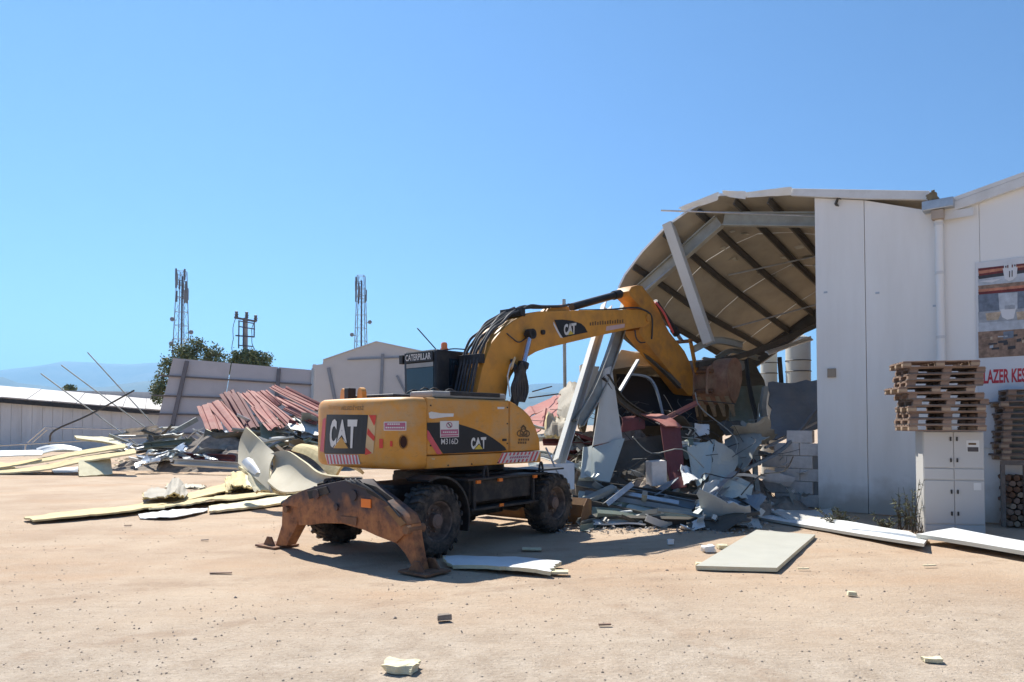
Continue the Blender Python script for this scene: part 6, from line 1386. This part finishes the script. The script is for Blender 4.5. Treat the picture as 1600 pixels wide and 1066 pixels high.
bea('twisted_rail', [(1218,560,20.6),(1221,600,19.8)], 'purlin', 'dark upright bar between the pale tanks', 'B', 0.12, 0.10, 'rail')
bea('roof_strut', [(1080,548,18.6),(1118,532,18.6),(1160,540,19)], 'steel', 'crossbar under the sagging roof corner', 'I', 0.12, 0.18)
bea('roof_strut', [(1090,570,18.4),(1172,552,19.6),(1276,508,21.5)], 'purlin', 'dark bar running under the roof to the wall edge', 'B', 0.12, 0.14)
pan('torn_gutter', [(1196,548,20.5),(1268,524,21.5),(1270,531,21.4),(1200,556,20.4)], 0.04, 'white', 'bright strip of torn gutter below the roof edge', 'gutter piece', crumple=0.05, seed=34)
# loose bricks by the block wall
rr = random.Random(41)
for i in range(16):
    p = G(1150+rr.random()*100, 800+rr.random()*14); o = bobj('loose_block', bm_box(-0.12,0.12,-0.06,0.06,0,0.10,0.012,1), rr.choice(['block','rust','red_d'])); o.location = (p.x, p.y+0.6, 0.0); o.rotation_euler = (rr.uniform(-0.1,0.3), rr.uniform(-0.1,0.3), rr.random()*3); o.location.z = 0.03
    tag(o, 'loose broken brick at the foot of the block wall', 'brick', 'loose bricks by the block wall')
MX = ['galv','steel','purlin','bluegrey','purlin','steel','greensheet','pale']
shards(60, (900,768,1180,826), 13.3, 15.0, MX, ('profiles at the heap front','scraps at the heap front'), ('bent steel profile lying at the front of the main heap','torn sheet scrap at the front of the main heap'), ('steel profile','metal scrap'), 0.3, 1.5, NM, 51, beamp=0.88)
shards(22, (975,700,1180,775), 14.8, 17.0, MX+['red_d','olive'], ('profiles in the main heap','scraps in the main heap'), ('bent steel profile inside the main heap','torn sheet scrap inside the main heap'), ('steel profile','metal scrap'), 0.3, 1.2, NM, 52, beamp=0.75)
shards(30, (845,660,925,745), 14.6, 17.2, ['galv','steel','purlin','pale','paleg','olive_d','red_d'], ('profiles behind the front wheel','scraps behind the front wheel'), ('steel profile in the tangle behind the front wheel','torn sheet scrap in the tangle behind the front wheel'), ('steel profile','metal scrap'), 0.3, 1.4, NM, 53, beamp=0.7)
shards(14, (1040,665,1185,705), 15.8, 16.8, ['steel','purlin','pale','olive','greensheet'], ('profiles under the bucket','scraps under the bucket'), ('steel profile under the bucket teeth','torn sheet scrap under the bucket teeth'), ('steel profile','metal scrap'), 0.3, 1.2, NM, 54)
shards(12, (1180,690,1275,800), 15.6, 17.6, ['steel','block','pale','galv'], ('profiles by the block wall','scraps by the block wall'), ('steel profile before the block wall','pale scrap before the block wall'), ('steel profile','metal scrap'), 0.2, 0.8, NM, 55)
# loose cables and rods tangled through the heap
rr = random.Random(91)
for i in range(46):
    px = 880+rr.random()*300; py = 620+rr.random()*170; t = (py-620)/170; Y = 17.4-3.0*t+rr.uniform(-0.4,0.3)
    p = P(px, py, Y); p.z = max(p.z, 0.15); a = rr.random()*2*pi; L_ = 0.5+1.3*rr.random(); d = Vector((cos(a), 0.5*sin(a), rr.gauss(0,0.5))).normalized()*L_
    q = [p, p+d*0.35+Vector((rr.gauss(0,.12),rr.gauss(0,.1),rr.gauss(0,.14))), p+d*0.7+Vector((rr.gauss(0,.12),rr.gauss(0,.1),rr.gauss(0,.14))), p+d]
    for k_ in q: k_.z = max(k_.z, 0.05)
    thick_ = i % 3 == 0
    o = MB().tube(smooth_path(q,4), 0.013 if thick_ else 0.007, 5).build('loose_cable', ['purlin','steel','purlin','hose'][i % 4])
    tag(o, ['dark','grey','dark','black'][i % 4]+(' stiff rod' if thick_ else ' thin cable')+' sticking out of the main heap', 'cable', 'cables in the main heap')
# thin wires against the sky, a post behind
for a, b, lab in (((832,612,21),(862,604,22),'thin wire end sticking out beside the boom cylinder'), ((826,622,20),(884,614,21),'thin wire lying level beside the boom cylinder')):
    o = MB().tube([P(*a), P(*b)], 0.02, 5).build('wire', 'purlin'); tag(o, lab, 'wire')
q = P(884,664,24); o = MB().tube([(q.x,24,0),(q.x-0.05,24,P(884,536,24).z+1.5)], 0.06, 8).build('slim_post', 'steel'); tag(o, 'slim grey post standing behind the boom', 'post')

# ------------------------------------------------------------------ flat sheets on the yard
o = panel('bent_white_sheet', [pz(690,882,10.1), pz(876,888,9.7), pz(858,916,9.0), pz(705,896,9.5)], 0.05, ('white','foam_p','foam_p'), nu=16, nv=10, crumple=0.035, seed=61, tear=0.06, bow=(0.02,0.03), lift=0.03); tag(o, 'bent white panel on the ground beside the right outrigger foot', 'panel')
strip('insulation_sliver', [(862,908,9.25),(888,908,9.25)], [(862,914,9.1),(888,914,9.1)], 0.03, 'foam_p', 'thin foam sliver at the corner of the bent white panel', 'sliver', nu=4)
strip('insulation_sliver', [(816,858,11.0),(846,860,10.95)], [(816,861,10.85),(846,864,10.8)], 0.02, 'foam_p', 'pale sliver lying in the excavator shadow', 'sliver', nu=4)
def yard(name, c, thick, m, lab, z=0.0, **k):
    o = panel(name, [G(*q[:2])+Vector((0,0,thick+(q[2] if len(q) > 2 else z))) for q in c], thick, m, **k); tag(o, lab, 'panel'); return o
yard('sandwich_panel', [(1182,833),(1274,840),(1214,895),(1087,890)], 0.055, ('cream','foam_p','foam_p'), 'square cream sandwich panel lying flat before the long white sheets', crumple=0.006, seed=62)
yard('sandwich_panel', [(1184,812,0.02),(1215,802,0.02),(1450,845,0.02),(1444,862,0.03)], 0.05, ('white','foam_p','cream'), 'long white sheet lying from heap to the cabinet front', crumple=0.03, seed=63, nu=16)
yard('sandwich_panel', [(1432,848,0.10),(1490,843,0.12),(1720,878,0.06),(1740,900,0.03)], 0.06, ('white','foam_p','cream'), 'long cream white sheet reaching past the cabinet', crumple=0.03, seed=64, nu=16)
yard('sandwich_panel', [(1200,806,0.03),(1298,798,0.04),(1305,822,0.05),(1230,818,0.03)], 0.04, 'pale', 'grey white sheet at the wall corner in shade', crumple=0.03, seed=65)
yard('sandwich_panel', [(1300,822,0.06),(1420,838,0.06),(1450,850,0.06),(1330,836,0.06)], 0.04, 'white', 'narrow white sheet between wall weeds and long sheet', crumple=0.03, seed=66)
# ------------------------------------------------------------------ small things on the ground
def chunk(px, py, sx, sy, sz, m, lab, seed, cat='foam chunk'):
    rr = random.Random(seed); b = bm_box(-sx/2,sx/2,-sy/2,sy/2,0,sz,0.0)
    bmesh.ops.subdivide_edges(b, edges=list(b.edges), cuts=3, use_grid_fill=True)
    for v_ in b.verts: 
        q = noise.noise_vector(Vector(v_.co)*9+Vector((seed,seed*2,0))); v_.co += Vector((q.x*0.30*sx, q.y*0.30*sy, q.z*0.30*sz if v_.co.z > 0.01 else 0))
    o = bobj('foam_chunk' if 'foam' in cat else cat.replace(' ','_'), b, m); o.location = G(px, py)+Vector((0,0,0.0)); o.rotation_euler = (0,0,rr.random()*0.6-0.3); tag(o, lab, cat); return o
chunk(628,1046,0.27,0.19,0.055,'foam_p','broken pale yellow foam chunk lying alone on the gravel',1)
chunk(695,968,0.13,0.07,0.05,'rubble','small dark and white lump on the gravel beyond the foam chunk',2,'lump')
chunk(1332,930,0.10,0.06,0.04,'foam_p','tiny foam crumb before the long white sheets',3)
chunk(1457,1034,0.16,0.07,0.03,'foam_p','flat foam crumb alone on the gravel in front of the long sheets',4)
chunk(1107,862,0.20,0.12,0.09,'white','white foam lump beside the square cream panel',5)
chunk(1048,850,0.10,0.08,0.07,'white','little white lump between heap and square panel',6)
chunk(1130,857,0.16,0.09,0.06,'foam_p','pale crumb behind the square cream panel corner',7)
chunk(1100,884,0.2,0.06,0.04,'foam_p','foam scrap at the near corner of the square cream panel',8)
for i, (px, py, L_) in enumerate(((345,897,0.28),(360,788,0.5),(300,786,0.4),(945,978,0.12),(1255,890,0.15),(320,845,0.12),(200,822,0.14),(1452,885,0.18))):
    p = G(px, py); a = 0.3*sin(i*3.1); d = Vector((cos(a),sin(a),0))*L_/2
    o = beam('splinter', [p-d+Vector((0,0,0.012)), p+d+Vector((0,0,0.016))], ['wood','foam_p','wood_g'][i % 3], 'B', 0.03, 0.015); tag(o, 'thin splinter lying on the open earth', 'splinter', 'splinters on the yard')
# foam crumbs trailing by the yellow panels
rr = random.Random(77); mbx = MB()
for i in range(140):
    px = 230+rr.random()*250; py = 758+rr.random()*22
    p = G(px, py); s = 0.02+0.06*rr.random()
    mbx.add([p+Vector((rr.uniform(-s,s),rr.uniform(-s,s),rr.uniform(0,s))) for k in range(4)], [(0,1,2),(0,2,3),(0,3,1),(1,3,2)])
for i in range(260):
    px = 180+rr.random()*130; py = 716+rr.random()*16
    p = G(px, py); s = 0.05+0.10*rr.random(); mbx.add([p+Vector((rr.uniform(-s,s),rr.uniform(-s,s),rr.uniform(0,s))) for k in range(4)], [(0,1,2),(0,2,3),(0,3,1),(1,3,2)])
o = mbx.build('foam_crumbs', 'foam_p'); kind(o, 'stuff'); o['label'] = 'pale crumbs scattered round the insulation panels'
mbx = MB()
for i in range(1500):
    t = rr.random(); px = 850+rr.random()*360; py = 800+rr.random()*36
    p = G(px, py); s = 0.012+0.05*rr.random()**2; mbx.add([p+Vector((rr.uniform(-s,s),rr.uniform(-s,s),rr.uniform(0,s*1.2))) for k in range(4)], [(0,1,2),(0,2,3),(0,3,1),(1,3,2)])
o = mbx.build('rubble_crumbs', 'mortar'); kind(o, 'stuff'); o['label'] = 'grey crumbs along the foot of the main heap'
# pebbles
mbx = MB(); tv = [Vector(q).normalized() for q in ((1,1,1),(-1,-1,1),(-1,1,-1),(1,-1,-1))]; oc = [Vector(q) for q in ((1,0,0),(-1,0,0),(0,1,0),(0,-1,0),(0,0,1),(0,0,-1))]; of = [(0,2,4),(2,1,4),(1,3,4),(3,0,4),(2,0,5),(1,2,5),(3,1,5),(0,3,5)]
for i in range(9000):
    y = 3.6+rr.random()**1.6*13; x = rr.uniform(-0.80,0.80)*y; s = (0.003+0.010*rr.random()**3)*(1 if rr.random() < 0.985 else 1.8)
    if noise.noise((x*0.5,y*0.5,9)) + 0.35*(y < 8.5) < rr.uniform(-0.5,0.3): continue
    a = rr.random()*3; c_ = Vector((x, y, gz(x,y)+s*0.25)); mbx.add([c_+Vector(((q.x*cos(a)-q.y*sin(a))*s*rr.uniform(0.7,1.5), (q.x*sin(a)+q.y*cos(a))*s*rr.uniform(0.7,1.3), q.z*s*0.7)) for q in oc], of)
o = mbx.build('pebbles', mat('pebble_grey',(0.33,0.27,0.215),0.9,var=0.45,scale=1.7)); kind(o, 'stuff'); o['label'] = 'small pebbles strewn over the yard'
